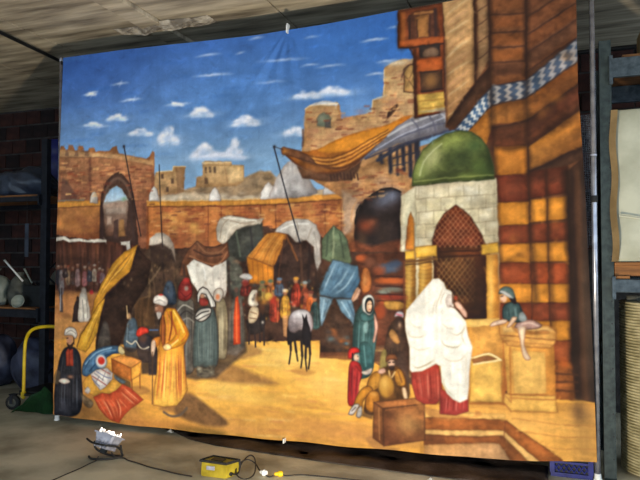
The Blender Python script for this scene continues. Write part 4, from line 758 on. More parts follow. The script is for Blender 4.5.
    P([(360,314),(364,312),(370,316),(375,313),(375,318),(368,322),(361,320)],(62,98,94),sm=1,n=.12,line=(30,44,44),lw=.6); P([(363,326),(367,321),(369,326),(367,333),(364,332)],(150,190,184),sm=1,s=1.4,a=.7); B(366,344,2,4,(130,170,164),.5)
    P([(374,313.6),(376,317),(378,326),(376.6,335),(374.6,342),(373,341),(374.6,331),(374.4,322)],(214,160,136),sm=1,line=(110,76,64),lw=.5); P([(351.6,300),(352.4,296),(356,288.6),(358.6,287.6),(357,293),(354,299)],(206,156,120),sm=1,s=.8)
    # man in brown behind, olive bundle
    P([(384,350),(388,330),(394,320),(404,320),(409,334),(409,362),(398,374),(384,368)],(80,54,38),sm=1,s=1.5,n=.25); B(399.4,322,4,6,(58,40,34),.9,hard=2); B(399.8,325,1.8,3,(206,160,120),.8); P([(394.6,317),(396,312.6),(400,311),(403.6,313),(403.6,318),(399,316)],(206,192,190),sm=1,line=(70,50,46),lw=.5); S([(396.6,314),(402,315.4)],1,(196,90,100),.8)
    P([(389,334),(392,329),(397,334),(400,342),(397,344),(392,340)],(180,126,66),sm=1,s=1,n=.12); folds([(386,346),(384,366)],[(406,346),(406,372)],8,[(120,80,48),(50,34,28)],.55,1.3,92)
    P([(394,352),(408,350),(410,394),(402,398),(398,376)],(84,58,44),s=1.6,n=.25); P([(379.6,368),(381,354),(385,349),(387.6,356),(387,368),(383,372)],(150,130,66),sm=1,s=1.2,a=.85,n=.14)
    P([(384,302),(392,301),(403,302.6),(402.6,308.6),(388,309)],(206,146,62),sm=1,s=1,n=.12); 
    # child in red
    P([(360,344),(368,342),(373,352),(373,368),(366,372),(361,362)],(60,100,98),sm=1,s=1.2,n=.15); S([(364,346),(366,366)],1.2,(110,156,150),.5)
    P([(348,402),(348.6,378),(350,364),(354,360.6),(360,364),(362.4,374),(359,386),(358.4,403),(352,406)],(182,44,40),sm=1,n=.12,line=(84,26,26),lw=.7); folds([(351,364),(350,402)],[(360,368),(357,402)],6,[(112,26,28),(226,96,80)],.6,1.0,93)
    P([(361,372),(365,370.6),(372,368),(371,373),(366,375)],(226,206,184),sm=1); S([(356,366),(361,372)],1.4,(120,30,30),.6)
    B(356.4,357.4,3.2,3.8,(228,180,146),.97,hard=2.5); P([(348.4,358),(348.6,351),(352,347.6),(357.6,348),(359.6,352),(354.6,353.4),(352.6,358)],(206,46,38),sm=1,line=(84,26,26),lw=.7); S([(352.6,353.6),(352.8,359.6)],1.2,(46,30,28),.8); B(358,356.4,.7,.7,(40,24,22),.9); S([(357.4,360),(358.8,359.8)],.5,(150,60,50),.8)
    # seated figure in yellow with a round jar
    P([(364,410),(368,394),(376,376),(382,368),(396,366),(405,374),(408,388),(409,398),(398,400),(392,402),(382,410),(372,415)],(112,70,30),sm=1,s=1.5,n=.25)
    P([(367,386),(370,377),(376,371.6),(381,374),(381,384),(376,390),(370,391)],(202,136,44),sm=1,n=.14,line=(84,50,24),lw=.8); P([(354,406),(357,396),(363,388),(370,386),(373,391),(367,396),(363,402),(362,408)],(196,126,36),sm=1,n=.14,line=(84,50,24),lw=.8); P([(366,398),(371,391),(378,391.6),(380,398),(378,408),(371,413),(366,408)],(192,118,34),sm=1,n=.14,line=(84,50,24),lw=.8); B(374,394,4,2.6,(226,160,70),.7)
    P([(394,372),(399,368.6),(403,373),(405.6,382),(404,386),(398,386),(395,380)],(200,132,42),sm=1,n=.16,line=(84,50,24),lw=.8); S([(398,371),(402,382)],1.1,(120,70,30),.6); P([(402,388),(405.6,388),(408,396),(407,399.6),(403.6,397.6)],(236,196,146),sm=1,line=(120,80,50),lw=.5)
    P([(378,372),(380,369),(384.6,368.4),(385.6,372),(381,374)],(236,182,150),sm=1)
    B(391.4,363.4,3.6,4.6,(222,172,136),.97,hard=2.5); P([(386,362),(386.4,356.6),(390,353.8),(395.4,354.6),(397.6,359.6),(394,359.4),(389.6,359.6)],(136,80,44),sm=1,line=(60,38,28),lw=.6); S([(389,362.6),(390.4,362.2)],.9,(36,24,22),.9); S([(392.8,362.2),(394.2,362.2)],.9,(36,24,22),.9); P([(389,366.6),(392,365.6),(394.8,366.4),(393.6,370),(390.6,370)],(50,34,30),sm=1,a=.85); S([(389,371),(391,378),(395,372)],1.3,(226,180,110),.7)
    B(386.8,387.4,9.2,13,(86,54,26),.9,hard=5); B(386.4,386.6,8.2,12,(196,136,46),.97,hard=5); B(384.6,383,4.6,7.4,(232,178,84),.8); B(391,394,3.4,5,(136,84,32),.6); S([(380,395),(386,399),(393,394.6)],1,(120,74,30),.6)
    P([(348.6,414),(351.6,407.6),(355,404),(359.6,404.6),(357,409.6),(353,414.6)],(222,208,188),sm=1,n=.08,line=(64,48,40),lw=.7); P([(356.4,416),(358,409),(361.6,406),(362.4,413),(360,417.6)],(206,192,172),sm=1,line=(64,48,40),lw=.6); S([(352,411),(356,407)],.7,(70,50,44),.8); P([(364,408),(374,413),(372,419),(362,416)],(96,64,38),s=1.5,a=.7)
    # wooden block
    P([(366,440),(374,436),(384,446),(400,449),(380,452)],(150,100,56),sm=1,s=2,a=.6)
    P([(374,402),(416,398),(424.5,404),(383,408.5)],(176,106,52),n=.14,line=(84,48,28),lw=.8); P([(374,402),(383,408.5),(384,446),(373,438)],(150,90,44),n=.16,line=(80,46,26),lw=.8,g=((112,64,34),(374,410),(378,442))); P([(383,408.5),(424.5,404),(425,440),(384,446)],(120,68,38),n=.2,g=((156,96,48),(388,440),(418,415)),line=(74,42,26),lw=1)
    B(408,424,12,11,(200,146,80),.65); B(392,436,9,7,(92,52,30),.55); B(390,414,6,6,(104,58,32),.5); B(418,436,6,5,(110,64,36),.5); S([(379,408),(379.6,440)],1,(190,124,66),.5); S([(386,410),(423,406.4)],1.2,(150,90,46),.6)
    # --- woman wrapped in white
    P([(408,392),(414,398),(432,408),(470,416),(476,410),(480,416),(440,420),(420,408)],(176,108,52),sm=1,s=2,a=.6)
    P([(411,366),(438,362),(442,380),(442,398),(436,404),(424,404),(416,399),(412,384)],(176,62,46),n=.12,line=(96,40,30),lw=.7); P([(440,388),(448,392),(468,396),(468.6,411),(456,415),(440,413.6)],(188,66,54),n=.1,line=(104,40,32),lw=.7)
    folds([(413,372),(418,400)],[(440,366),(440,402)],14,[(124,36,28),(222,118,90),(150,50,38)],.65,1.0,94); folds([(442,394),(441,412)],[(467,398),(466,412)],12,[(130,38,32),(226,120,100),(158,50,42)],.65,.9,95)
    P([(433,279),(439,278.4),(444,283),(446.4,289),(451,291),(453.2,295),(452.8,302),(454.2,307.5),(461,315),(466,321.7),(467,329),(468.4,336),(472.6,347),(471,358),(469.4,372),(469,387),(467.6,399),(460,402.4),(453,399),(447,393),(442,382),(440.6,366),(436,363.6),(430,367),(422,371),(412,372),(410,369.6),(409.6,348),(405.6,330),(405,320),(406.6,310),(415,300),(425,288)],(253,247,228),n=.02,line=(206,180,140),lw=.7,vol=.10)
    for q,c,w in [([(406,326),(410,336),(420,337),(428,334)],(214,200,172),1.3),([(408,318),(414,326),(424,328)],(228,216,190),1.2),([(410,346),(420,350),(434,346)],(226,212,184),1.2),([(438,296),(434,306),(432,318)],(228,216,192),1.3),([(444,284),(441,294),(437,304),(436,314)],(216,200,172),1.1),([(446,290),(442,298),(440,306)],(206,190,166),1.0),([(461,317),(465,327),(457,335),(446,330)],(206,192,166),1.3),([(440,337),(445,345),(457,347),(464,340)],(196,182,154),1.4),([(441,322),(448,328),(456,328)],(226,212,186),1.2),([(440,352),(448,360),(460,360),(470,350)],(222,206,178),1.2),([(466,324),(462,336),(467,346)],(214,198,168),1.1),([(467,350),(466,372),(467,394)],(230,214,184),1.1),([(411,364),(418,368),(428,364),(436,359)],(190,168,132),1.5),([(414,370),(425,367),(436,361)],(240,230,206),1),([(442,374),(446,388),(455,397)],(210,194,160),1.2),([(415,302),(424,304),(432,300)],(238,228,206),1.4)]: S(q,w,c,.62,taper=1)
    P([(446,298),(449,294),(453,297),(453,304),(449,308),(446,304)],(206,182,166),sm=1,s=1.2,a=.6); S([(452.6,294),(453,303)],1.2,(110,80,64),.7); S([(450,306),(455,308)],1,(130,100,84),.6)
    B(456,297.8,2.0,2.4,(176,70,44),.85,hard=2); P([(454.6,303),(457,301.6),(460,302.8),(464,308),(467,312.6),(466.8,317.4),(463.4,316),(459.6,310.6),(456,307)],(240,190,160),sm=1,n=.04,line=(140,90,66),lw=.7)
    # --- child sitting on the pedestal
    P([(512,326),(530,331),(545,330),(548,334),(520,334)],(176,104,48),sm=1,s=1.6,a=.6)
    P([(515,327),(519,321),(527,319.6),(535,321),(541.6,325.6),(537,328.6),(524,329.4)],(196,150,130),sm=1,n=.1,line=(84,56,48),lw=.8); S([(522,324),(530,323),(538,326)],.9,(240,206,180),.6)
    P([(503,318),(503,308),(507,303.4),(513,302),(519,304),(522.6,312),(526,318),(520,322),(509,321)],(70,92,88),sm=1,n=.14,line=(30,38,40),lw=.8); folds([(505,306),(505,318)],[(520,306),(523,318)],7,[(36,50,50),(120,146,140)],.6,.9,96); P([(519,314),(523,312),(527,319),(523,322),(519,320)],(186,192,186),sm=1,s=.9,a=.85)
    P([(512.6,317),(517,317.6),(514,323),(509,327.4),(507,326.4),(510,321)],(246,206,166),sm=1,line=(130,84,60),lw=.6); P([(490.4,324.4),(494,321.6),(502,319.4),(507,320),(506,323),(498,325),(491,326.4)],(248,210,172),sm=1,line=(140,90,64),lw=.6)
    P([(517.6,327),(525.4,327),(525,336),(524.4,344),(527,352),(530.6,358.6),(527,360.4),(523.4,357),(521.4,349),(520,340)],(252,216,170),sm=1,n=.04,line=(176,112,70),lw=.7); B(520.6,326.6,4,2.4,(206,176,160),.7)
    P([(508,292),(513,293),(516,299),(516,304),(512.6,303),(509,298)],(46,32,30),sm=1); B(503.6,298.4,3.8,4.4,(236,188,150),.97,hard=2.8); S([(501,296.4),(503,296)],.7,(44,28,24),.9); S([(501,301),(502.6,301)],.5,(170,80,60),.8); P([(499,293.6),(500.6,289),(505.4,286.6),(511.4,288.4),(514.4,294),(514,298.6),(509,297),(504,294)],(100,116,104),sm=1,line=(50,56,54),lw=.7); P([(499.6,291.6),(503,290.6),(509,293.6),(513.4,298),(509.6,298),(504,294.6)],(216,214,200),sm=1,s=.7)
def paint_masts():
    S([(124,146),(132,190),(141,236)],1.1,(40,32,34),.9,sm=0); S([(159.5,165),(161,210),(163,247)],.9,(44,36,36),.85,sm=0); S([(273.5,146.5),(285,190),(300,243)],1.1,(36,34,40),.9,sm=0); B(274,146.5,1.6,1.6,(34,32,40),.9); S([(274,146.5),(283,149.5)],.7,(52,48,52),.7); B(124,146.5,1.3,1.6,(40,34,38),.9)
def smoke_glaze():
    # sooty glazes over the tall building and along its joints
    P([(440,-40),(610,-40),(610,110),(528,140),(495,140),(488,90),(476,84),(474,-40)],(58,36,26),s=6,a=.30,n=.5,nz=N2)
    P([(528,150),(600,120),(610,400),(572,400),(566,180),(530,182)],(40,28,22),s=6,a=.30,n=.5,nz=N2)
    for q,w,a in [([(526,-20),(527,110),(528,150),(531,230),(536,300)],4,.42),([(490,-10),(491,90),(495,180),(500,280)],4,.42),([(566,172),(571,260),(574,360)],6,.55),([(546,172),(549,240),(553,330)],2.5,.4),([(447,125),(477,86),(490,70)],3,.5),([(474,-20),(476,82)],3,.4),([(494,148),(527,144),(582,106)],3,.45),([(529,172),(585,148)],3.4,.5),([(493,128),(527,121),(581,82)],2.6,.4),([(399,12),(400,48),(414,50),(416,116)],2.5,.4),([(412,186),(440,184),(494,180)],2,.4)]: S(q,w,(44,28,20),a,soft=4)
    for i in range(26):
        x=496+rng.rand()*72; y=20+rng.rand()*330; B(x,y,3+rng.rand()*5,2+rng.rand()*4,(56,32,22) if i%3 else (206,126,48),.28,n=.6)
    # brick clusters on the old walls
    for reg,k,sd in (([(62,160),(152,168),(152,205),(134,200),(118,172),(100,200),(62,200)],70,91),([(150,208),(345,202),(345,226),(150,236)],110,92),([(345,178),(405,166),(404,190),(360,205)],36,93),([(306,112),(338,108),(384,102),(386,72),(412,66),(412,112),(340,146),(308,148)],50,94)):
        r=np.random.RandomState(sd); q=np.array(reg,float); lo=q.min(0); hi=q.max(0); c=0; t=0
        while c<k and t<k*12:
            t+=1; x,y=lo+(hi-lo)*r.rand(2)
            if not inside(np.array([[x]]),np.array([[y]]),q)[0,0]: continue
            c+=1; S([(x-2.4,y),(x+2.4,y-.2)],1.5,[(118,54,36),(206,142,84),(146,72,44),(96,52,40),(222,170,104)][r.randint(5)],.42,sm=0,soft=.9)
def brush_over(k,seed,lmin,lmax,w,a,amp,region=None):
    """loose dry-brush pass: short strokes that pick up and drag the colour under them"""
    r=np.random.RandomState(seed)
    for i in range(k):
        x=r.randint(8,RW-9); y=r.randint(8,RH-9)
        c=IMG[y,x]*(1+amp*(r.rand()*2-1))+np.array([.012,.0,-.012])*(r.rand()*2-1)
        g=IMG[y,x+4]-IMG[y,x-4]; gx=np.abs(g).sum(); gy=np.abs(IMG[y+4,x]-IMG[y-4,x]).sum()
        th=(math.pi/2 if gx>gy*1.4 and gx>.1 else 0)+r.randn()*.55
        L=lmin+(lmax-lmin)*r.rand(); dx,dy=math.cos(th)*L/2,math.sin(th)*L/2; hw=w*(.6+.8*r.rand()); R=int(L/2+hw+2)
        x0,x1,y0,y1=max(x-R,0),min(x+R+1,RW),max(y-R,0),min(y+R+1,RH)
        X,Y=np.meshgrid(np.arange(x0,x1)-x,np.arange(y0,y1)-y)
        t=np.clip((X*dx+Y*dy)/(dx*dx+dy*dy+1e-6),-1,1); d=np.hypot(X-t*dx,Y-t*dy)
        m=np.clip((hw-d)/1.6+.5,0,1)*a*(1-.5*np.abs(t))
        lay((slice(y0,y1),slice(x0,x1)),m,np.clip(c,0,1))
def hand_wobble():
    wx=vnoise(7,7,41)*1.3+vnoise(24,24,42)*1.2; wy=vnoise(7,7,43)*1.3+vnoise(24,24,44)*1.2
    X,Y=np.meshgrid(np.arange(RW),np.arange(RH))
    fx=np.clip(X+wx,0,RW-1.01); fy=np.clip(Y+wy,0,RH-1.01); xi=fx.astype(int); yi=fy.astype(int); tx=(fx-xi)[...,None]; ty=(fy-yi)[...,None]
    IMG[:]=(IMG[yi,xi]*(1-tx)+IMG[yi,xi+1]*tx)*(1-ty)+(IMG[yi+1,xi]*(1-tx)+IMG[yi+1,xi+1]*tx)*ty
def bake_inverse_light():
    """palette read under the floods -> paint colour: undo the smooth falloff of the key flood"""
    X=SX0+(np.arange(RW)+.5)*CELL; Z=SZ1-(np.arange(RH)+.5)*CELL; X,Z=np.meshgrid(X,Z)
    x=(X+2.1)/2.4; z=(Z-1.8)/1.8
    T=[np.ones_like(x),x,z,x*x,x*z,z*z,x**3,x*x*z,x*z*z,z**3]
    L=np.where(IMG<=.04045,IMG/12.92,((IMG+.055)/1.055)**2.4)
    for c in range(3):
        E=sum(k*t for k,t in zip(FALL[c],T)); L[...,c]=np.clip(L[...,c]/(.97*np.clip(E,.25,3)**.74),0.004,.88)  # softened division leaves the lower right of the sheet brighter
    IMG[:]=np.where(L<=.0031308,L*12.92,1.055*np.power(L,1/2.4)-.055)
def paint_all():
    for f in (paint_sky,paint_far,paint_wall,paint_tower,paint_building,paint_courses,smoke_glaze,paint_kiosk,paint_ground,paint_market): f()
    dabs([(150,262),(330,250),(330,330),(180,338)],[(120,84,52),(48,36,30),(150,110,72),(34,28,26),(90,86,72)],110,1.0,2.4,.35,57,.8)
    brush_over(5000,61,7,16,1.5,.40,.16)
    hand_wobble(); paint_people()
    brush_over(2600,62,4,8,.8,.28,.12)
    paint_masts()
    def blur(a_,k):
        for ax in (0,1):
            p=np.concatenate([np.repeat(np.take(a_,[0],ax),k+1,ax),a_,np.repeat(np.take(a_,[-1],ax),k,ax)],ax); s_=np.cumsum(p,ax); n_=a_.shape[ax]
            a_=(np.take(s_,np.arange(2*k+1,2*k+1+n_),ax)-np.take(s_,np.arange(0,n_),ax))/(2*k+1)
        return a_
    IMG[:]=np.clip(IMG+.16*(IMG-blur(blur(IMG,9),9)),.02,1); IMG[:]=.35*IMG+.65*blur(IMG,1)     # glazed darks and picked-out lights
    Y_=(IMG@np.array([.3,.59,.11]))[...,None]; IMG[:]=Y_+(IMG-Y_)*.95
    g=rng.rand(RH,RW)-.5                                       # canvas weave and uneven wash
    IMG[:]=np.clip(IMG*(1+.07*g[...,None]+.07*N2[...,None]+.06*N1[...,None]+.04*NV[...,None]),0,1)
    return IMG
paint_all(); bake_inverse_light()
back = tag(empty('painted_backdrop', (-2.16,4.95,0)), 'huge painted canvas of an old market square hung between two poles', 'backdrop')
def interp(x, tab):
    return float(np.interp(x, [t[0] for t in tab], [t[1] for t in tab]))
TOP = [(-4.6,3.640),(-3.865,3.638),(-3.4,3.626),(-2.98,3.618),(-2.4,3.606),(-2.12,3.612),(-1.8,3.618),(-1.1,3.650),(-.78,3.662),(-.2,3.69),(.3,3.708)]
BOT = [(-4.65,.064),(-4.2,.060),(-3.38,.052),(-2.55,.050),(-1.8,.064),(-1.12,.078),(-.5,.090),(.08,.123),(.34,.143)]
LEFT = [(0,-4.640),(1.8,-4.615),(2.6,-4.585),(3.4,-4.560),(3.65,-4.552)]
RIGHT = [(0,.330),(.8,.312),(2.05,.272),(2.6,.243),(2.76,.232),(3.7,.226)]
def make_canvas():
    NU, NV = 900, 660
    u = np.linspace(0,1,NU+1); v = np.linspace(0,1,NV+1)
    U, V = np.meshgrid(u, v)
    Z0 = .05+3.58*V
    XL = np.interp(Z0,[t[0] for t in LEFT],[t[1] for t in LEFT]); XR = np.interp(Z0,[t[0] for t in RIGHT],[t[1] for t in RIGHT])
    X = XL+(XR-XL)*U
    T = np.interp(X,[t[0] for t in TOP],[t[1] for t in TOP]); Bt = np.interp(X,[t[0] for t in BOT],[t[1] for t in BOT])+.004*np.sin(X*9)*np.clip(1-V*4,0,1)
    Z = Bt+(T-Bt)*V
    # hanging folds: fans below the top clip, soft vertical undulation, a curl at the lower hem
    dx = X+2.10; dz = 3.62-Z
    fan = np.zeros_like(X)
    for k, ang in enumerate((-.75,-.5,-.28,-.1,.12,.3,.55)):
        w = .018+.05*dz; fan += (.013 if k%2 else -.010)*np.exp(-((dx-ang*dz)/w)**2)*np.exp(-dz/1.1)
    Yd = fan*np.clip(dz*6,0,1) + .012*np.sin(X*2.3+.6)*(.3+.7*(1-V)) + .006*np.sin(X*5.1+Z*.9)*(1-V*.6) + .010*np.exp(-((V-.02)/.02)**2)*np.sin(X*3.7)
    Yd += .008*np.exp(-((U-.985)/.02)**2)*np.sin(Z*2.2)
    co = np.stack([X+2.16, Yd*.8, Z],-1).reshape(-1,3).astype(np.float32)
    # sample the painting (bilinear) at each vertex
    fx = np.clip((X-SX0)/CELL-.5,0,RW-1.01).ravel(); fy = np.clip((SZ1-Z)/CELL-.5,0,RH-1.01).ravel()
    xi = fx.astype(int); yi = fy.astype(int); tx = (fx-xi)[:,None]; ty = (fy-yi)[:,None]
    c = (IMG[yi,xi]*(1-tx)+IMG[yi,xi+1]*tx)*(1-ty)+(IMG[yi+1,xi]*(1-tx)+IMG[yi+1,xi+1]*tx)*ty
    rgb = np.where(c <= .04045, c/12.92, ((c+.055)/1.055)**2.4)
    rgba = np.concatenate([rgb, np.ones((len(rgb),1))],1).astype(np.float32)
    idx = np.arange((NU+1)*(NV+1)).reshape(NV+1,NU+1)
    f = np.stack([idx[:-1,:-1],idx[:-1,1:],idx[1:,1:],idx[1:,:-1]],-1).reshape(-1,4).astype(np.int32)
    me = bpy.data.meshes.new('canvas'); me.vertices.add(len(co)); me.vertices.foreach_set('co', co.ravel())
    me.loops.add(f.size); me.loops.foreach_set('vertex_index', f.ravel())
    me.polygons.add(len(f)); me.polygons.foreach_set('loop_start', np.arange(0,f.size,4,dtype=np.int32))
    me.update(calc_edges=True)
    me.polygons.foreach_set('use_smooth', np.ones(len(f),dtype=bool))
    at_ = me.color_attributes.new('paint','FLOAT_COLOR','POINT'); at_.data.foreach_set('color', rgba.ravel())
    m = bpy.data.materials.new('painted canvas'); m.use_nodes = True; nt = m.node_tree; b = nt.nodes['Principled BSDF']
    b.inputs['Roughness'].default_value = .8; b.inputs['Specular IOR Level'].default_value = .18
    ca = nt.nodes.new('ShaderNodeVertexColor'); ca.layer_name = 'paint'
    gm = nt.nodes.new('ShaderNodeVectorMath'); gm.operation = 'MULTIPLY'; gm.inputs[1].default_value = PAINT_GAIN
    nt.links.new(ca.outputs['Color'], gm.inputs[0]); nt.links.new(gm.outputs[0], b.inputs['Base Color'])
    tc = nt.nodes.new('ShaderNodeTexCoord'); nz = nt.nodes.new('ShaderNodeTexNoise'); nz.inputs['Scale'].default_value = 14; nz.inputs['Detail'].default_value = 6
    bp = nt.nodes.new('ShaderNodeBump'); bp.inputs['Strength'].default_value = .12; bp.inputs['Distance'].default_value = .02
    nt.links.new(tc.outputs['Object'], nz.inputs['Vector']); nt.links.new(nz.outputs['Fac'], bp.inputs['Height']); nt.links.new(bp.outputs[0], b.inputs['Normal'])
    me.materials.append(m)
    o = bpy.data.objects.new('canvas', me); COL.objects.link(o); o.parent = back
    return o
make_canvas()
bm = bmesh.new(); tube(bm, [(-2.44,.03,3.60),(0,.03,3.585),(2.46,.03,3.66)], .016, 8); obj('top_rail', bm, M_dark, back)
bm = bmesh.new(); bx(bm, -.007, .007, -.030, .02, -.03, .035, bev=.003); bx(bm, -.007,.007,-.02,.03,.03,.055,bev=.003)
obj('clip', bm, M_white, back, (.06,0,3.61))
for x in (.04,):
    bm = bmesh.new(); bx(bm, -.005, .005, -.03, .02, -.042, -.004, bev=.002); obj('clip', bm, M_white, back, (x,-.01,.088))

# ------------------------------------------------------------------ poles holding the backdrop
def pole(x, top, label, band):
    p = tag(empty('support_pole', (x,5.012,0)), label, 'pole', 'poles holding the backdrop')
    bm = bmesh.new(); tube(bm, [(0,0,.012),(0,0,top)], .020, 14); obj('tube', bm, M_steel, p, smooth=True)
    bm = bmesh.new(); lathe(bm, [(.030,0),(.030,.010),(.024,.014),(.023,.05)], 18); obj('foot', bm, M_white, p)
    bm = bmesh.new(); lathe(bm, [(.022,top-.03),(.024,top-.02),(.024,top),(.010,top+.012)], 14); obj('cap', bm, M_steel, p)
    if band:
        bm = bmesh.new(); lathe(bm, [(.0225,0),(.026,.006),(.026,.044),(.0225,.05)], 16); obj('collar', bm, M_rubber, p, (0,0,2.035))
        bm = bmesh.new(); lathe(bm, [(.0208,0),(.0225,.002),(.0225,.012),(.0208,.014)], 16); obj('joint_ring', bm, M_alu, p, (0,0,2.38))
    return p
pole(-4.632, 3.66, 'thin steel pole at the left edge of the painted backdrop', False)
pole(.336, 3.752, 'shiny steel pole with a black collar beside the grey rack', True)

# ------------------------------------------------------------------ floodlights
def floodlight(loc, aim, label, power, colr, lit_strength, foil=False):
    """cast floodlight on a bent tube stand, its glass facing along aim"""
    t = tag(empty('floodlight', loc), label, 'floodlight', 'floodlights on the floor')
    n = Vector(aim).normalized(); xa = Vector((1,0,0)); xa = (xa-n*xa.dot(n)).normalized(); ya = n.cross(xa)
    R = Matrix((xa,ya,n)).transposed().to_4x4() @ Matrix.Scale(.84,4); R.translation = Vector((0,0,.125))
    bm = bmesh.new()
    prof = [(.045,.032,-.070),(.072,.050,-.055),(.098,.070,.0),(.112,.082,.052),(.112,.082,.060)]
    rings = [[bm.verts.new(R @ Vector((sx*w,sy*h,z))) for sx,sy in ((-1,-.8),(-.85,-1),(.85,-1),(1,-.8),(1,.8),(.85,1),(-.85,1),(-1,.8))] for w,h,z in prof]
    for A,B_ in zip(rings,rings[1:]):
        for k in range(8): bm.faces.new((A[k],A[(k+1)%8],B_[(k+1)%8],B_[k]))
    bm.faces.new(rings[0][::-1]); bm.faces.new(rings[-1])
    h = obj('housing', bm, M_alu, t)
    for k in range(5):
        bm = bmesh.new(); bx(bm, -.07+k*.035-.003, -.07+k*.035+.003, -.078, .078, -.066, .02, M=R); obj('cooling_fin', bm, M_alu, h)
    bm = bmesh.new()
    for x0,x1,y0,y1 in ((-.120,.120,-.090,-.074),(-.120,.120,.074,.090),(-.120,-.104,-.074,.074),(.104,.120,-.074,.074)): bx(bm, x0,x1,y0,y1,.056,.072,bev=.002,M=R)
    obj('front_frame', bm, M_alu, t)
    bm = bmesh.new(); bx(bm, -.104,.104,-.074,.074,.0605,.068,M=R); obj('glass', bm, glow('lit floodlight glass', colr, lit_strength), t)
    if foil:
        rr = random.Random(8); bm = bmesh.new()
        def ff(u,v):
            th = -.15*math.pi+1.35*math.pi*u; h_ = (.030+.009*math.sin(u*23)+.007*math.sin(u*57+1))*v
            k = 1+.02*v+rr.uniform(-.03,.03)
            return tuple(R @ Vector((-.112*math.cos(th)*k, .086*-math.sin(th)*k*1.0, .066+h_+rr.uniform(-.003,.003))))
        sheet_mesh(bm, ff, 34, 4, .0015); obj('foil_collar', bm, M_foil, t)
    bm = bmesh.new(); bx(bm, -.03,.03,-.02,.02,-.105,-.066,bev=.004,M=R); obj('junction_box', bm, M_blackbox, t)
    bm = bmesh.new()
    tube(bm, cr_path([(-.155,-.055,.150),(-.05,-.115,.146),(.06,-.115,.135),(.13,-.05,.112),(.132,.0,.075)]), .0085, 8); obj('handle', bm, M_rubber, t, smooth=True)
    bm = bmesh.new()
    tube(bm, cr_path([(.132,0,.11),(.135,.01,.05),(.12,.03,.012),(.06,-.06,.011),(-.06,-.10,.011),(-.13,-.06,.011)]), .009, 8)
    tube(bm, cr_path([(-.122,0,.12),(-.120,.0,.07),(-.08,.02,.03),(0,.03,.011),(.11,.03,.011)]), .009, 8); obj('stand', bm, M_rubber, t, smooth=True)
    ld = bpy.data.lights.new('flood_lamp','AREA'); ld.shape = 'RECTANGLE'; ld.size = .20; ld.size_y = .14; ld.energy = power; ld.color = colr
    lo = bpy.data.objects.new('flood_lamp', ld); COL.objects.link(lo); lo.parent = t
    lo.matrix_local = Matrix.Translation(Vector((0,0,.125))+n*.080) @ n.to_track_quat('-Z','Y').to_matrix().to_4x4()
    return t
floodlight((-3.385,4.22,0), (.14,.42,.90), 'small grey floodlight with glowing top standing on the concrete floor', LAMP_POWER, LAMP_COL, 14.0, True)
kp = Vector(KEY_POS)-Vector((0,0,.125)); kp.z = 0
floodlight(tuple(kp), tuple(Vector(KEY_AIM)-Vector(KEY_POS)), 'floodlight aimed up at the lower right of the painted backdrop', KEY_POWER, KEY_COL, 30.0)

# ------------------------------------------------------------------ yellow box and cables on the floor
yb = tag(empty('power_box', (-2.325,4.135,0), .02), 'small yellow box with a black rim and cord on the floor', 'box')
bm = bmesh.new()
fr = [(-.112,0),(.092,0),(.106,.012),(.098,.112),(-.108,.118),(-.116,.012)]
A = [bm.verts.new((x,-.035,z)) for x,z in fr]; B_ = [bm.verts.new((x*1.06+.035,.095,z*.93)) for x,z in fr]
bm.faces.new(A); bm.faces.new(B_[::-1])
for k in range(6): bm.faces.new((A[k],B_[k],B_[(k+1)%6],A[(k+1)%6]))
bmesh.ops.recalc_face_normals(bm, faces=bm.faces[:]); bmesh.ops.bevel(bm, geom=bm.edges[:], offset=.006, segments=2, affect='EDGES'); obj('body', bm, M_ybox, yb)
bm = bmesh.new(); tube(bm, [(-.115,-.038,.116),(.100,-.038,.112),(.142,.094,.104),(-.08,.098,.110)], .0105, 6, closed=True); obj('rim', bm, M_rubber, yb)
bm = bmesh.new(); tube(bm, [(.142,.094,.104),(.150,.09,.06),(.135,.088,.012)], .009, 6); obj('strap', bm, M_rubber, yb)
bm = bmesh.new(); bx(bm, -.062,.004,-.043,-.033,.055,.083,bev=.002); obj('label_plate', bm, M_alu, yb)
bm = bmesh.new(); bx(bm, -.05,.05,.0,.06,.11,.118,bev=.003); obj('lid', bm, M_blackbox, yb)
bm = bmesh.new(); tube(bm, [(.10,.0,.03),(.128,.0,.028)], .014, 8); obj('cable_gland', bm, M_rubber, yb)
def cable(pts, r, label, z=None, name='cable'):
    rr = random.Random(len(pts)); p3 = [(x,y,r+.001 if len(p)==2 else p[2]) for p in pts for x,y in [p[:2]]]
    bm = bmesh.new(); tube(bm, cr_path(p3, 6), r, 6)
    return tag(obj(name, bm, M_cable, smooth=True), label, 'cable', 'cables lying on the floor')
cable([(-3.40,4.135,.03),(-3.397,4.10),(-3.399,4.037),(-3.391,3.916),(-3.396,3.773),(-3.40,3.617),(-3.43,3.4)], .0045, 'thin cable trailing from the floodlight towards the lower left')
cable([(-3.33,4.205,.05),(-3.286,4.20,.02),(-3.23,4.235),(-3.164,4.20),(-3.044,4.167),(-2.899,4.12),(-2.765,4.096),(-2.62,4.065),(-2.485,4.055)], .0055, 'dark cable running from the floodlight to the yellow box')
cable([(-2.190,4.14,.028),(-2.175,4.18,.02),(-2.20,4.27,.03),(-2.215,4.34,.055),(-2.19,4.42,.085),(-2.14,4.40,.07),(-2.085,4.30,.03),(-2.06,4.20,.012),(-2.09,4.125,.010),(-2.16,4.14,.03),(-2.205,4.24,.06),(-2.19,4.36,.07),(-2.13,4.38,.045),(-2.06,4.31,.026),(-2.012,4.262,.018)], .0055, 'black cord looping up from the yellow box to the white plug')
cable([(-1.985,4.252,.014),(-1.945,4.242),(-1.912,4.256,.014)], .0055, 'short black cord between the white plug and the yellow plug')
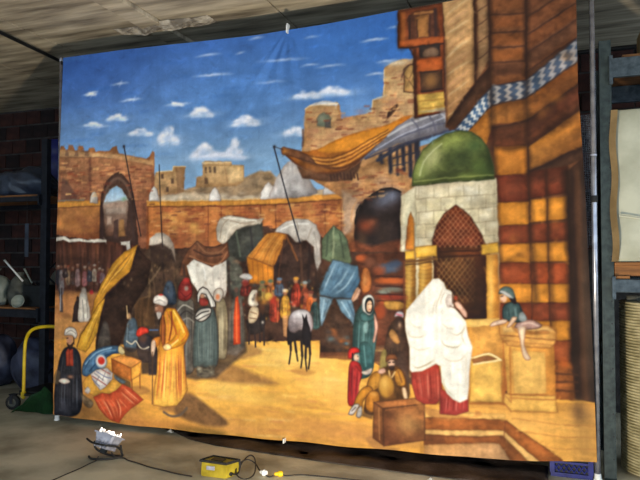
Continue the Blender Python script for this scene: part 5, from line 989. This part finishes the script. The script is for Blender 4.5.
cable([(-1.855,4.294,.014),(-1.829,4.309),(-1.747,4.362),(-1.634,4.38),(-1.443,4.394),(-1.214,4.391),(-1.0,4.30)], .005, 'thin cord leading right from the yellow plug')
def plug(loc, rz, m, label):
    t = tag(empty('cable_plug', loc, rz), label, 'plug', 'plugs joining the cord')
    bm = bmesh.new(); M = Matrix.Rotation(math.pi/2,4,'Y'); lathe(bm, [(.007,-.035),(.012,-.028),(.015,-.01),(.020,.0),(.020,.026),(.016,.03)], 14, M=Matrix.Translation((0,0,.021)) @ M); obj('shell', bm, m, t, smooth=False)
    bm = bmesh.new(); lathe(bm, [(.021,.0),(.023,.003),(.023,.009),(.021,.012)], 14, M=Matrix.Translation((0,0,.021)) @ M); obj('collar', bm, m, t)
plug((-2.000,4.262,.003), -.3, M_white, 'white plug at the end of the looped cord')
plug((-1.882,4.277,.003), .5, M_yellow, 'small yellow plug joining two cords on the floor')
def scrap(loc, s, label):
    bm = bmesh.new(); rr = random.Random(int(s*1000))
    def fn(u,v): return ((u-.5)*2*s*(1-.3*v), (v-.5)*1.2*s, .006+s*.9*max(0,1-abs(u-.5)*2)*max(0,1-abs(v-.5)*1.6)+rr.random()*s*.12)
    sheet_mesh(bm, fn, 6, 5, .002); tag(obj('paper_scrap', bm, M_paper, loc=loc), label, 'paper', 'paper scraps on the floor')
scrap((-3.30,5.0,.0), .038, 'crumpled white paper scrap under the hem of the backdrop')
scrap((-.80,4.52,.0), .05, 'white paper scrap on the floor in front of the black tarpaulin')

# black tarpaulin on the floor below the backdrop
FR = [(-3.46,5.10),(-3.259,5.016),(-3.008,4.87),(-2.709,4.79),(-2.454,4.763),(-2.072,4.732),(-1.712,4.703),(-1.376,4.686),(-1.057,4.671),(-.756,4.666),(-.468,4.662),(.071,4.674)]
def tarp_fn(u,v):
    x = -3.46+3.455*u; yf = float(np.interp(x,[p[0] for p in FR],[p[1] for p in FR])); y = yf+(5.20-yf)*v
    e = min(1, v*7)*min(1,(1-u)*20)*min(1,u*12)
    z = .005+e*(.014+.008*math.sin(x*7+y*9)+.006*math.sin(x*3.1-y*21)+.005*math.sin(x*17+y*5))
    return (x, y, max(z,.005))
bm = bmesh.new(); sheet_mesh(bm, tarp_fn, 120, 22, .003)
tag(obj('tarpaulin', bm, M_tarp, smooth=True), 'black tarpaulin lying crumpled on the floor below the backdrop', 'tarpaulin')

# ------------------------------------------------------------------ rack at the right
def rack(name, x0, x1, y0, y1, top, levels, mu, mb, label, w=.082, deck=True):
    t = tag(empty(name, (x0,y0,0)), label, 'rack', 'storage racks')
    W = x1-x0; D = y1-y0
    for px in (0, W):
        for py in (0, D):
            bm = bmesh.new(); s = 1 if py == 0 else -1
            bx(bm, px-w/2, px+w/2, py, py+s*.012, .0, top, bev=.002) if False else bx(bm, px-w/2, px+w/2, py-.004, py+.004, .0, top, bev=.002)
            bx(bm, px-w/2, px-w/2+.007, py, py+s*.06, .0, top); bx(bm, px+w/2-.007, px+w/2, py, py+s*.06, .0, top)
            u_ = obj('upright', bm, mu, t)
            bm = bmesh.new(); z = .15
            while z < top-.05:
                bmesh.ops.create_circle(bm, cap_ends=True, segments=8, radius=.006, matrix=Matrix.Translation((px+.024,py-.0055,z)) @ Matrix.Rotation(math.pi/2,4,'X')); z += .165
            tag(obj('slot_row', bm, M_dark, u_), kind='stuff')
            bm = bmesh.new(); bx(bm, px-w*.51, px+w*.51, py-.06, py+.06, 0, .008); obj('base_plate', bm, mu, t)
        k = 0; z = .2
        while z+.7 < top:
            bm = bmesh.new(); tube(bm, [(px,.02,z),(px,D-.02,z+.62)] if k%2 == 0 else [(px,D-.02,z),(px,.02,z+.62)], .012, 6); obj('brace', bm, mu, t); z += .62; k += 1
    for (za, zb) in levels:
        for py in (-.02, D+.02):
            bm = bmesh.new(); bx(bm, w/2, W-w/2, py-.022, py+.022, za, zb, bev=.006); be = obj('beam', bm, mb, t)
            for px in (w/2+.004, W-w/2-.004):
                bm = bmesh.new(); bx(bm, px-.02 if px < W/2 else px-.004, px+.004 if px < W/2 else px+.02, py-.028, py+.028, za-.05, zb+.02); obj('beam_hook', bm, mb, be)
    return t
rack('storage_rack', .425, 3.0, 5.06, 5.86, 3.25, [(2.958,3.10),(1.372,1.468)], M_rackR, M_beamR, 'tall grey green steel storage rack right of the backdrop')
# pallet with wrapped cream package on the middle beams
pl = tag(empty('pallet', (1.05,5.46,1.470)), 'brown timber pallet under the cream package on the rack', 'pallet')
for k in range(3):
    bm = bmesh.new(); bx(bm, -.58,.58,-.40+k*.36,-.40+k*.36+.09,.022,.10,bev=.004); obj('bearer', bm, M_wood, pl)
for k in range(5):
    bm = bmesh.new(); bx(bm, -.58+k*.265,-.58+k*.265+.10,-.42,.42,0,.022,bev=.003); obj('bottom_board', bm, M_wood, pl)
for k in range(7):
    bm = bmesh.new(); bx(bm, -.58,.58,-.42+k*.122,-.42+k*.122+.105,.10,.122,bev=.003); obj('deck_board', bm, M_wood, pl)
pk = tag(empty('wrapped_package', (1.05,5.46,1.594)), 'cream wrapped package with tan edge strip on the right rack', 'package')
bm = bmesh.new()
bmesh.ops.create_grid(bm, x_segments=2, y_segments=2, size=.1); bm.clear()
vs_ = bx(bm, -.575,.58,-.40,.40,0,1.13,bev=.03); bmesh.ops.subdivide_edges(bm, edges=bm.edges[:], cuts=5, use_grid_fill=True)
for v in bm.verts:
    c = v.co; k = math.sin(c.x*9+c.z*5)*math.sin(c.z*11-c.x*3)+.6*math.sin(c.z*23+c.x*13+c.y*5)
    if c.y < -.2: c.y -= .012*k+.03*math.exp(-((c.z-.12-.1*c.x)/.06)**2)
    if c.x < -.3: c.x += .012*math.sin(c.z*13+c.y*7)
obj('wrapping', bm, M_cream, pk, smooth=True)
bm = bmesh.new(); sheet_mesh(bm, lambda u,v: (-.600+.045*u+.008*math.sin(v*14), -.425-.008*math.sin(v*9)-.006*u, 1.12*v+.003), 2, 24, .006); obj('edge_strip', bm, M_tan, pk)
bm = bmesh.new(); tube(bm, cr_path([(-.55,-.436,.34),(-.2,-.44,.29),(.2,-.44,.30),(.57,-.436,.26)]), .007, 5); obj('crease_cord', bm, M_cream, pk)
cb = tag(empty('cardboard_box', (1.07,5.45,3.125)), 'tan cardboard box on top of the right rack', 'box')
bm = bmesh.new(); bx(bm, -.34,.34,-.36,.33,0,.34,bev=.006); obj('carton', bm, M_tan, cb)
for s in (-1,1):
    bm = bmesh.new(); bx(bm, -.335,.335,(-.355 if s<0 else -.012),(-.018 if s<0 else .325),.341,.347); obj('flap', bm, M_tan, cb)
bd = tag(empty('plank', (.49,5.40,3.103)), 'brown plank lying across the top beams of the right rack', 'plank')
for k in range(7):
    bm = bmesh.new(); bx(bm, .05+k*.34,.05+k*.34+.28,-.36,.50,0,.020,bev=.003); obj('board', bm, M_wood, bd)
# ribbed roll standing on the floor inside the rack
rl = tag(empty('ribbed_roll', (.83,5.38,0)), 'tall beige ribbed plastic roll standing under the lower rack beam', 'roll')
prof = [(.26,.0)]
nr = 58
for k in range(nr):
    z = .01+k*.0222; prof += [(.285,z),(.302,z+.006),(.302,z+.013),(.285,z+.019)]
prof += [(.26,.01+nr*.0222),(.18,.01+nr*.0222)]
bm = bmesh.new(); lathe(bm, prof, 40); obj('ribbed_wall', bm, M_rib, rl, smooth=False)
bm = bmesh.new(); lump(bm, (-.20,-.08,1.295), (.06,.05,.03), 3, .2, 2); obj('top_knot', bm, M_sack, rl)
# dark mesh beside the backdrop
bm = bmesh.new(); rr = random.Random(2)
for i in range(13):
    x = .205+i*.0125; tube(bm, [(x+.012*math.sin(k*.9+i*.2)*.3,5.055+.006*math.sin(k*1.3+i),2.70-.05*k) for k in range(21)], .0019, 4, cap=False)
for j in range(74):
    z = 2.695-j*.0133; tube(bm, [(.203+i*.0255,5.055+.006*math.sin(j*.35+i),z+.003*math.sin(i*2+j)) for i in range(7)], .0019, 4, cap=False)
tag(obj('mesh_net', bm, M_net), 'glossy black plastic mesh hanging between backdrop and pole', 'net')
bm = bmesh.new(); tube(bm, [(-.9,6.1,3.50),(.3,6.1,3.50),(1.2,6.1,3.50),(3.95,6.1,3.50)], .022, 10); pi = tag(obj('ceiling_pipe', bm, M_dark, smooth=True), 'thin black pipe running under the dark ceiling at right', 'pipe', 'pipes under the ceiling')
# blue crate under the hem
cr = tag(empty('plastic_crate', (.157,5.112,0)), 'dark blue plastic crate on the floor under the backdrop hem', 'crate')
for nm,(x0,x1,y0,y1,z0,z1) in (('rim',(-.15,.15,-.12,-.10,.26,.30)),('rim',(-.15,.15,.10,.12,.26,.30)),('rim',(-.15,-.13,-.1,.1,.26,.30)),('rim',(.13,.15,-.1,.1,.26,.30)),('base',(-.145,.145,-.115,.115,0,.03)),('post',(-.15,-.115,-.12,-.09,.03,.26)),('post',(.115,.15,-.12,-.09,.03,.26)),('post',(-.15,-.115,.09,.12,.03,.26)),('post',(.115,.15,.09,.12,.03,.26)),('inner_wall',(-.13,.13,-.098,.098,.03,.24))):
    bm = bmesh.new(); bx(bm, x0,x1,y0,y1,z0,z1,bev=.003); obj(nm, bm, M_blackbox if nm=='inner_wall' else M_blue, cr)
for k in range(7):
    for s in (-1,1):
        bm = bmesh.new(); xc = -.105+k*.035; tube(bm, [(xc-.02*s,-.108,.035),(xc+.02*s,-.108,.095)], .005, 5); obj('lattice_bar', bm, M_blue, cr)
for z in (.10,.17,.24):
    bm = bmesh.new(); bx(bm, -.13,.13,-.118,-.102,z,z+.016); obj('slat', bm, M_blue, cr)

# ------------------------------------------------------------------ rack and goods at the left
rack('storage_rack', -8.1, -5.548, 5.75, 6.65, 3.03, [(2.296,2.354),(.925,1.018)], M_rackL, M_rackL, 'black steel storage rack in the dark left of the backdrop', w=.085)
for i,(zt) in enumerate((2.354,1.018)):
    t = tag(empty('shelf_board', (-6.82,6.20,zt+.001)), ('upper' if i==0 else 'lower')+' timber shelf of the black rack at left', 'shelf', 'shelves of the black rack')
    for k in range(5):
        bm = bmesh.new(); bx(bm, -1.18,1.18,-.47+k*.19,-.47+k*.19+.175,0,.022,bev=.003); obj('board', bm, M_wood, t)
UP = 2.378; LO = 1.042
bm = bmesh.new(); lump(bm, (-6.20,6.12,UP), (.44,.30,.22), 11, .12, 4); tag(obj('plastic_sheeting', bm, M_plastic, smooth=True), 'heap of grey plastic sheeting on the upper left shelf', 'sheeting')
bm = bmesh.new(); lump(bm, (-7.25,6.12,UP), (.46,.32,.24), 14, .12, 4); tag(obj('plastic_sheeting', bm, M_plastic, smooth=True), 'second heap of grey sheeting deeper along the upper left shelf', 'sheeting')
rd = random.Random(9)
def sack(x,y,s,label,m=M_sack,seed=1,tie=True):
    t = tag(empty('sack', (x,y,LO)), label, 'sack', 'sacks on the lower left shelf')
    bm = bmesh.new(); lump(bm, (0,0,0), s, seed, .10, 3); obj('bag', bm, m, t, smooth=True)
    if tie:
        bm = bmesh.new(); lathe(bm, [(.05,s[2]*1.55),(.025,s[2]*1.72),(.05,s[2]*1.95),(.07,s[2]*2.05)], 10); obj('gathered_neck', bm, m, t)
sack(-6.09,5.95,(.145,.15,.20),'grey sack in the middle of the lower left shelf',seed=4)
sack(-6.47,5.93,(.17,.16,.22),'pale grey sack at the left frame edge on the lower shelf',M_pale,seed=6)
sack(-5.84,6.32,(.15,.14,.24),'dim grey sack behind the black box',seed=8)
def disc(x,y,z,r,label):
    t = tag(empty('enamel_bowl', (x,y,z)), label, 'bowl')
    M = Matrix.Rotation(math.radians(68),4,'X') @ Matrix.Rotation(.3,4,'Y')
    bm = bmesh.new(); lathe(bm, [(.012,.0),(r*.55,.004),(r*.85,.03),(r,.055),(r*1.04,.057),(r*1.04,.062),(r*.98,.060),(r*.82,.036),(r*.5,.010),(.012,.007)], 24, M=M); obj('dish', bm, M_pale, t, smooth=True)
    bm = bmesh.new(); lathe(bm, [(r*1.02,.054),(r*1.07,.058),(r*1.02,.064)], 24, M=M, caps=False); obj('rolled_rim', bm, M_pale, t)
disc(-5.88,5.74,LO+.055,.075,'pale round bowl tipped on its side on the lower left shelf')
kb = tag(empty('tool_case', (-5.765,5.96,LO)), 'black case at the right end of the lower left shelf', 'case')
bm = bmesh.new(); bx(bm, -.15,.13,-.15,.12,0,.26,bev=.015); obj('shell', bm, M_blackbox, kb)
bm = bmesh.new(); bx(bm, -.152,.132,-.152,.122,.165,.172); obj('seam', bm, M_rubber, kb)
bm = bmesh.new(); tube(bm, cr_path([(-.06,-.02,.258),(-.05,-.02,.30),(.04,-.02,.30),(.05,-.02,.258)]), .009, 6); obj('handle', bm, M_rubber, kb)
def stick(p0,p1,r,m,label):
    t = tag(empty('stick', p0), label, 'stick', 'sticks on the lower left shelf')
    d = Vector(p1)-Vector(p0)
    bm = bmesh.new(); tube(bm, [(0,0,0),tuple(d*.5),tuple(d)], [r,r*.85,r*1.1], 8); obj('shaft', bm, m, t, smooth=True)
    bm = bmesh.new(); tube(bm, [tuple(d),tuple(d*1.05)], r*1.35, 8); obj('grip', bm, M_rubber, t)
stick((-5.87,5.77,1.35),(-6.14,5.75,1.60),.012,M_white,'thin white stick leaning over the grey sack')
stick((-5.71,5.75,1.33),(-5.81,5.73,1.50),.011,M_pale,'short pale stick behind the black case')
t = tag(empty('hanging_strip', (-5.75,5.70,1.64)), 'pale upright strip hanging below the upper left shelf', 'strip')
bm = bmesh.new(); bx(bm, -.026,.026,-.005,.005,0,.39,bev=.002); obj('strip', bm, M_plastic, t)
bm = bmesh.new(); tube(bm, [(0,0,.385),(0,0,.66)], .003, 5); obj('cord', bm, M_rubber, t)
# blue banner roll beside the pole
bl = tag(empty('barrel', (-6.45,6.95,2.70)), 'dark blue drum with white marks on a wall bracket left of the backdrop', 'drum')
bm = bmesh.new(); lathe(bm, [(.17,.0),(.19,.01),(.195,.05),(.185,.07),(.195,.20),(.195,.33),(.185,.35),(.195,.40),(.19,.565),(.17,.575)], 28); obj('body', bm, M_blue, bl, smooth=True)
for z in (.10,.40):
    bm = bmesh.new(); sheet_mesh(bm, lambda u,v: (.1985*math.sin((u-.5)*.7-.35),-.1985*math.cos((u-.5)*.7-.35),z+.08*v), 8, 2, .002); obj('white_mark', bm, M_white, bl)
bm = bmesh.new(); lathe(bm, [(.03,.575),(.03,.595),(.02,.60)], 12); obj('bung', bm, M_blackbox, bl)
st = tag(empty('wall_bracket', (-6.45,6.95,2.641)), 'dark bracket platform carrying the blue drum', 'bracket')
bm = bmesh.new(); bx(bm, -.24,.24,-.22,.285,.03,.058,bev=.004); obj('platform', bm, M_rackL, st)
for s in (-.2,.2):
    bm = bmesh.new(); tube(bm, [(s,-.18,.03),(s,.27,-.35)], .014, 6); obj('strut', bm, M_rackL, st)
# goods below the lower shelf
for k,(x,y,s,sd) in enumerate(((-5.98,6.12,(.27,.26,.36),21),(-6.68,6.12,(.27,.28,.38),24))):
    bm = bmesh.new(); lump(bm, (x,y,.0), s, sd, .09, 4); tag(obj('wrapped_bundle', bm, M_navy, smooth=True), ('dark blue wrapped bundle behind the yellow trolley handle','second dark blue bundle at the left frame edge under the shelf')[k], 'bundle')
# trolley
tr = tag(empty('trolley', (-4.905,5.28,0)), 'platform trolley with a bent yellow tube handle behind the backdrop edge', 'trolley')
bm = bmesh.new(); bx(bm, -.44,.40,-.06,.58,.172,.205,bev=.008); obj('deck', bm, M_blackbox, tr)
bm = bmesh.new(); tube(bm, cr_path([(-.335,-.10,.13),(-.333,-.10,.35),(-.327,-.10,.62),(-.315,-.10,.74),(-.27,-.10,.83),(-.19,-.10,.880),(-.05,-.10,.905),(.12,-.10,.905),(.25,-.10,.87),(.31,-.10,.76),(.315,-.10,.5),(.315,-.10,.165)],6), .0175, 10); obj('handle', bm, M_yellow, tr, smooth=True)
for x in (-.335,.315):
    bm = bmesh.new(); lathe(bm, [(.028,.15),(.028,.20),(.020,.205)], 12, M=Matrix.Translation((x,-.10,0))); obj('socket', bm, M_yellow, tr)
bm = bmesh.new(); bx(bm, -.38,.36,-.115,-.06,.165,.19); obj('handle_bracket', bm, M_blackbox, tr)
for x in (-.475,.38):
    for y in (-.10,.50):
        w = obj('wheel', (lambda b_: (lathe(b_, [(.040,-.02),(.066,-.022),(.078,-.016),(.080,0),(.078,.016),(.066,.022),(.040,.02)], 22, M=Matrix.Translation((x,y,.081)) @ Matrix.Rotation(math.pi/2,4,'X') @ Matrix.Rotation(.25,4,'Y')), b_)[1])(bmesh.new()), M_rubber, tr, smooth=True)
        bm = bmesh.new(); lathe(bm, [(.008,-.026),(.042,-.024),(.044,.024),(.008,.026)], 16, M=Matrix.Translation((x,y,.081)) @ Matrix.Rotation(math.pi/2,4,'X') @ Matrix.Rotation(.25,4,'Y')); obj('hub', bm, M_sack, w)
        bm = bmesh.new(); bx(bm, x-.02,x+.02,y-.034,y-.028,.07,.170); bx(bm, x-.02,x+.02,y+.028,y+.034,.07,.170); bx(bm, x-.03,x+.05,y-.034,y+.034,.164,.172); obj('caster_fork', bm, M_rackL, tr)
# green tarpaulin heap
def green_fn(u,v):
    x = -5.25+.575*u; a = .36*max(0.0,1-(1-u)**1.0*.98)*1.0
    h = .02+.40*u*(1-v)*(1 if u < .75 else (1-u)*4*.5+.5)
    y = 5.035+.085*v+.012*math.sin(u*13+v*3)
    return (x+.02*math.sin(v*9), y-.03*(1-h/.42)*0.6, max(.004,h+.012*math.sin(u*17+v*6)*min(1,h*8)))
bm = bmesh.new(); sheet_mesh(bm, green_fn, 30, 14, .004)
tag(obj('green_tarpaulin', bm, M_green, smooth=True), 'dark green tarpaulin slumped on the floor beside the trolley', 'tarpaulin')
# ------------------------------------------------------------------ ceiling details
bm = bmesh.new(); tube(bm, [(-4.80,2.5,3.825),(-4.98,4.5,3.825),(-5.08,5.43,3.825),(-5.25,7.2,3.825)], .019, 8); tag(obj('ceiling_pipe', bm, M_dark, smooth=True), 'thin dark conduit running along the ceiling above the left pole', 'pipe', 'pipes under the ceiling')
bm = bmesh.new(); rr = random.Random(12)
def patch_fn(u,v):
    x = -3.95+1.05*u; yb = 4.94+.18*v
    e = math.sin(math.pi*u)**.6*math.sin(math.pi*min(1,v*1.0))**.5
    return (x, yb+.02*math.sin(u*9), CZ+.012-(.020+.045*e*(1+.30*math.sin(u*19+v*4)+.2*math.sin(u*41+v*23)))+rr.uniform(-.004,.004))
sheet_mesh(bm, patch_fn, 36, 12); tag(obj('broken_plaster', bm, M_patch), 'rough broken plaster patch hanging from the ceiling above the backdrop', 'plaster')
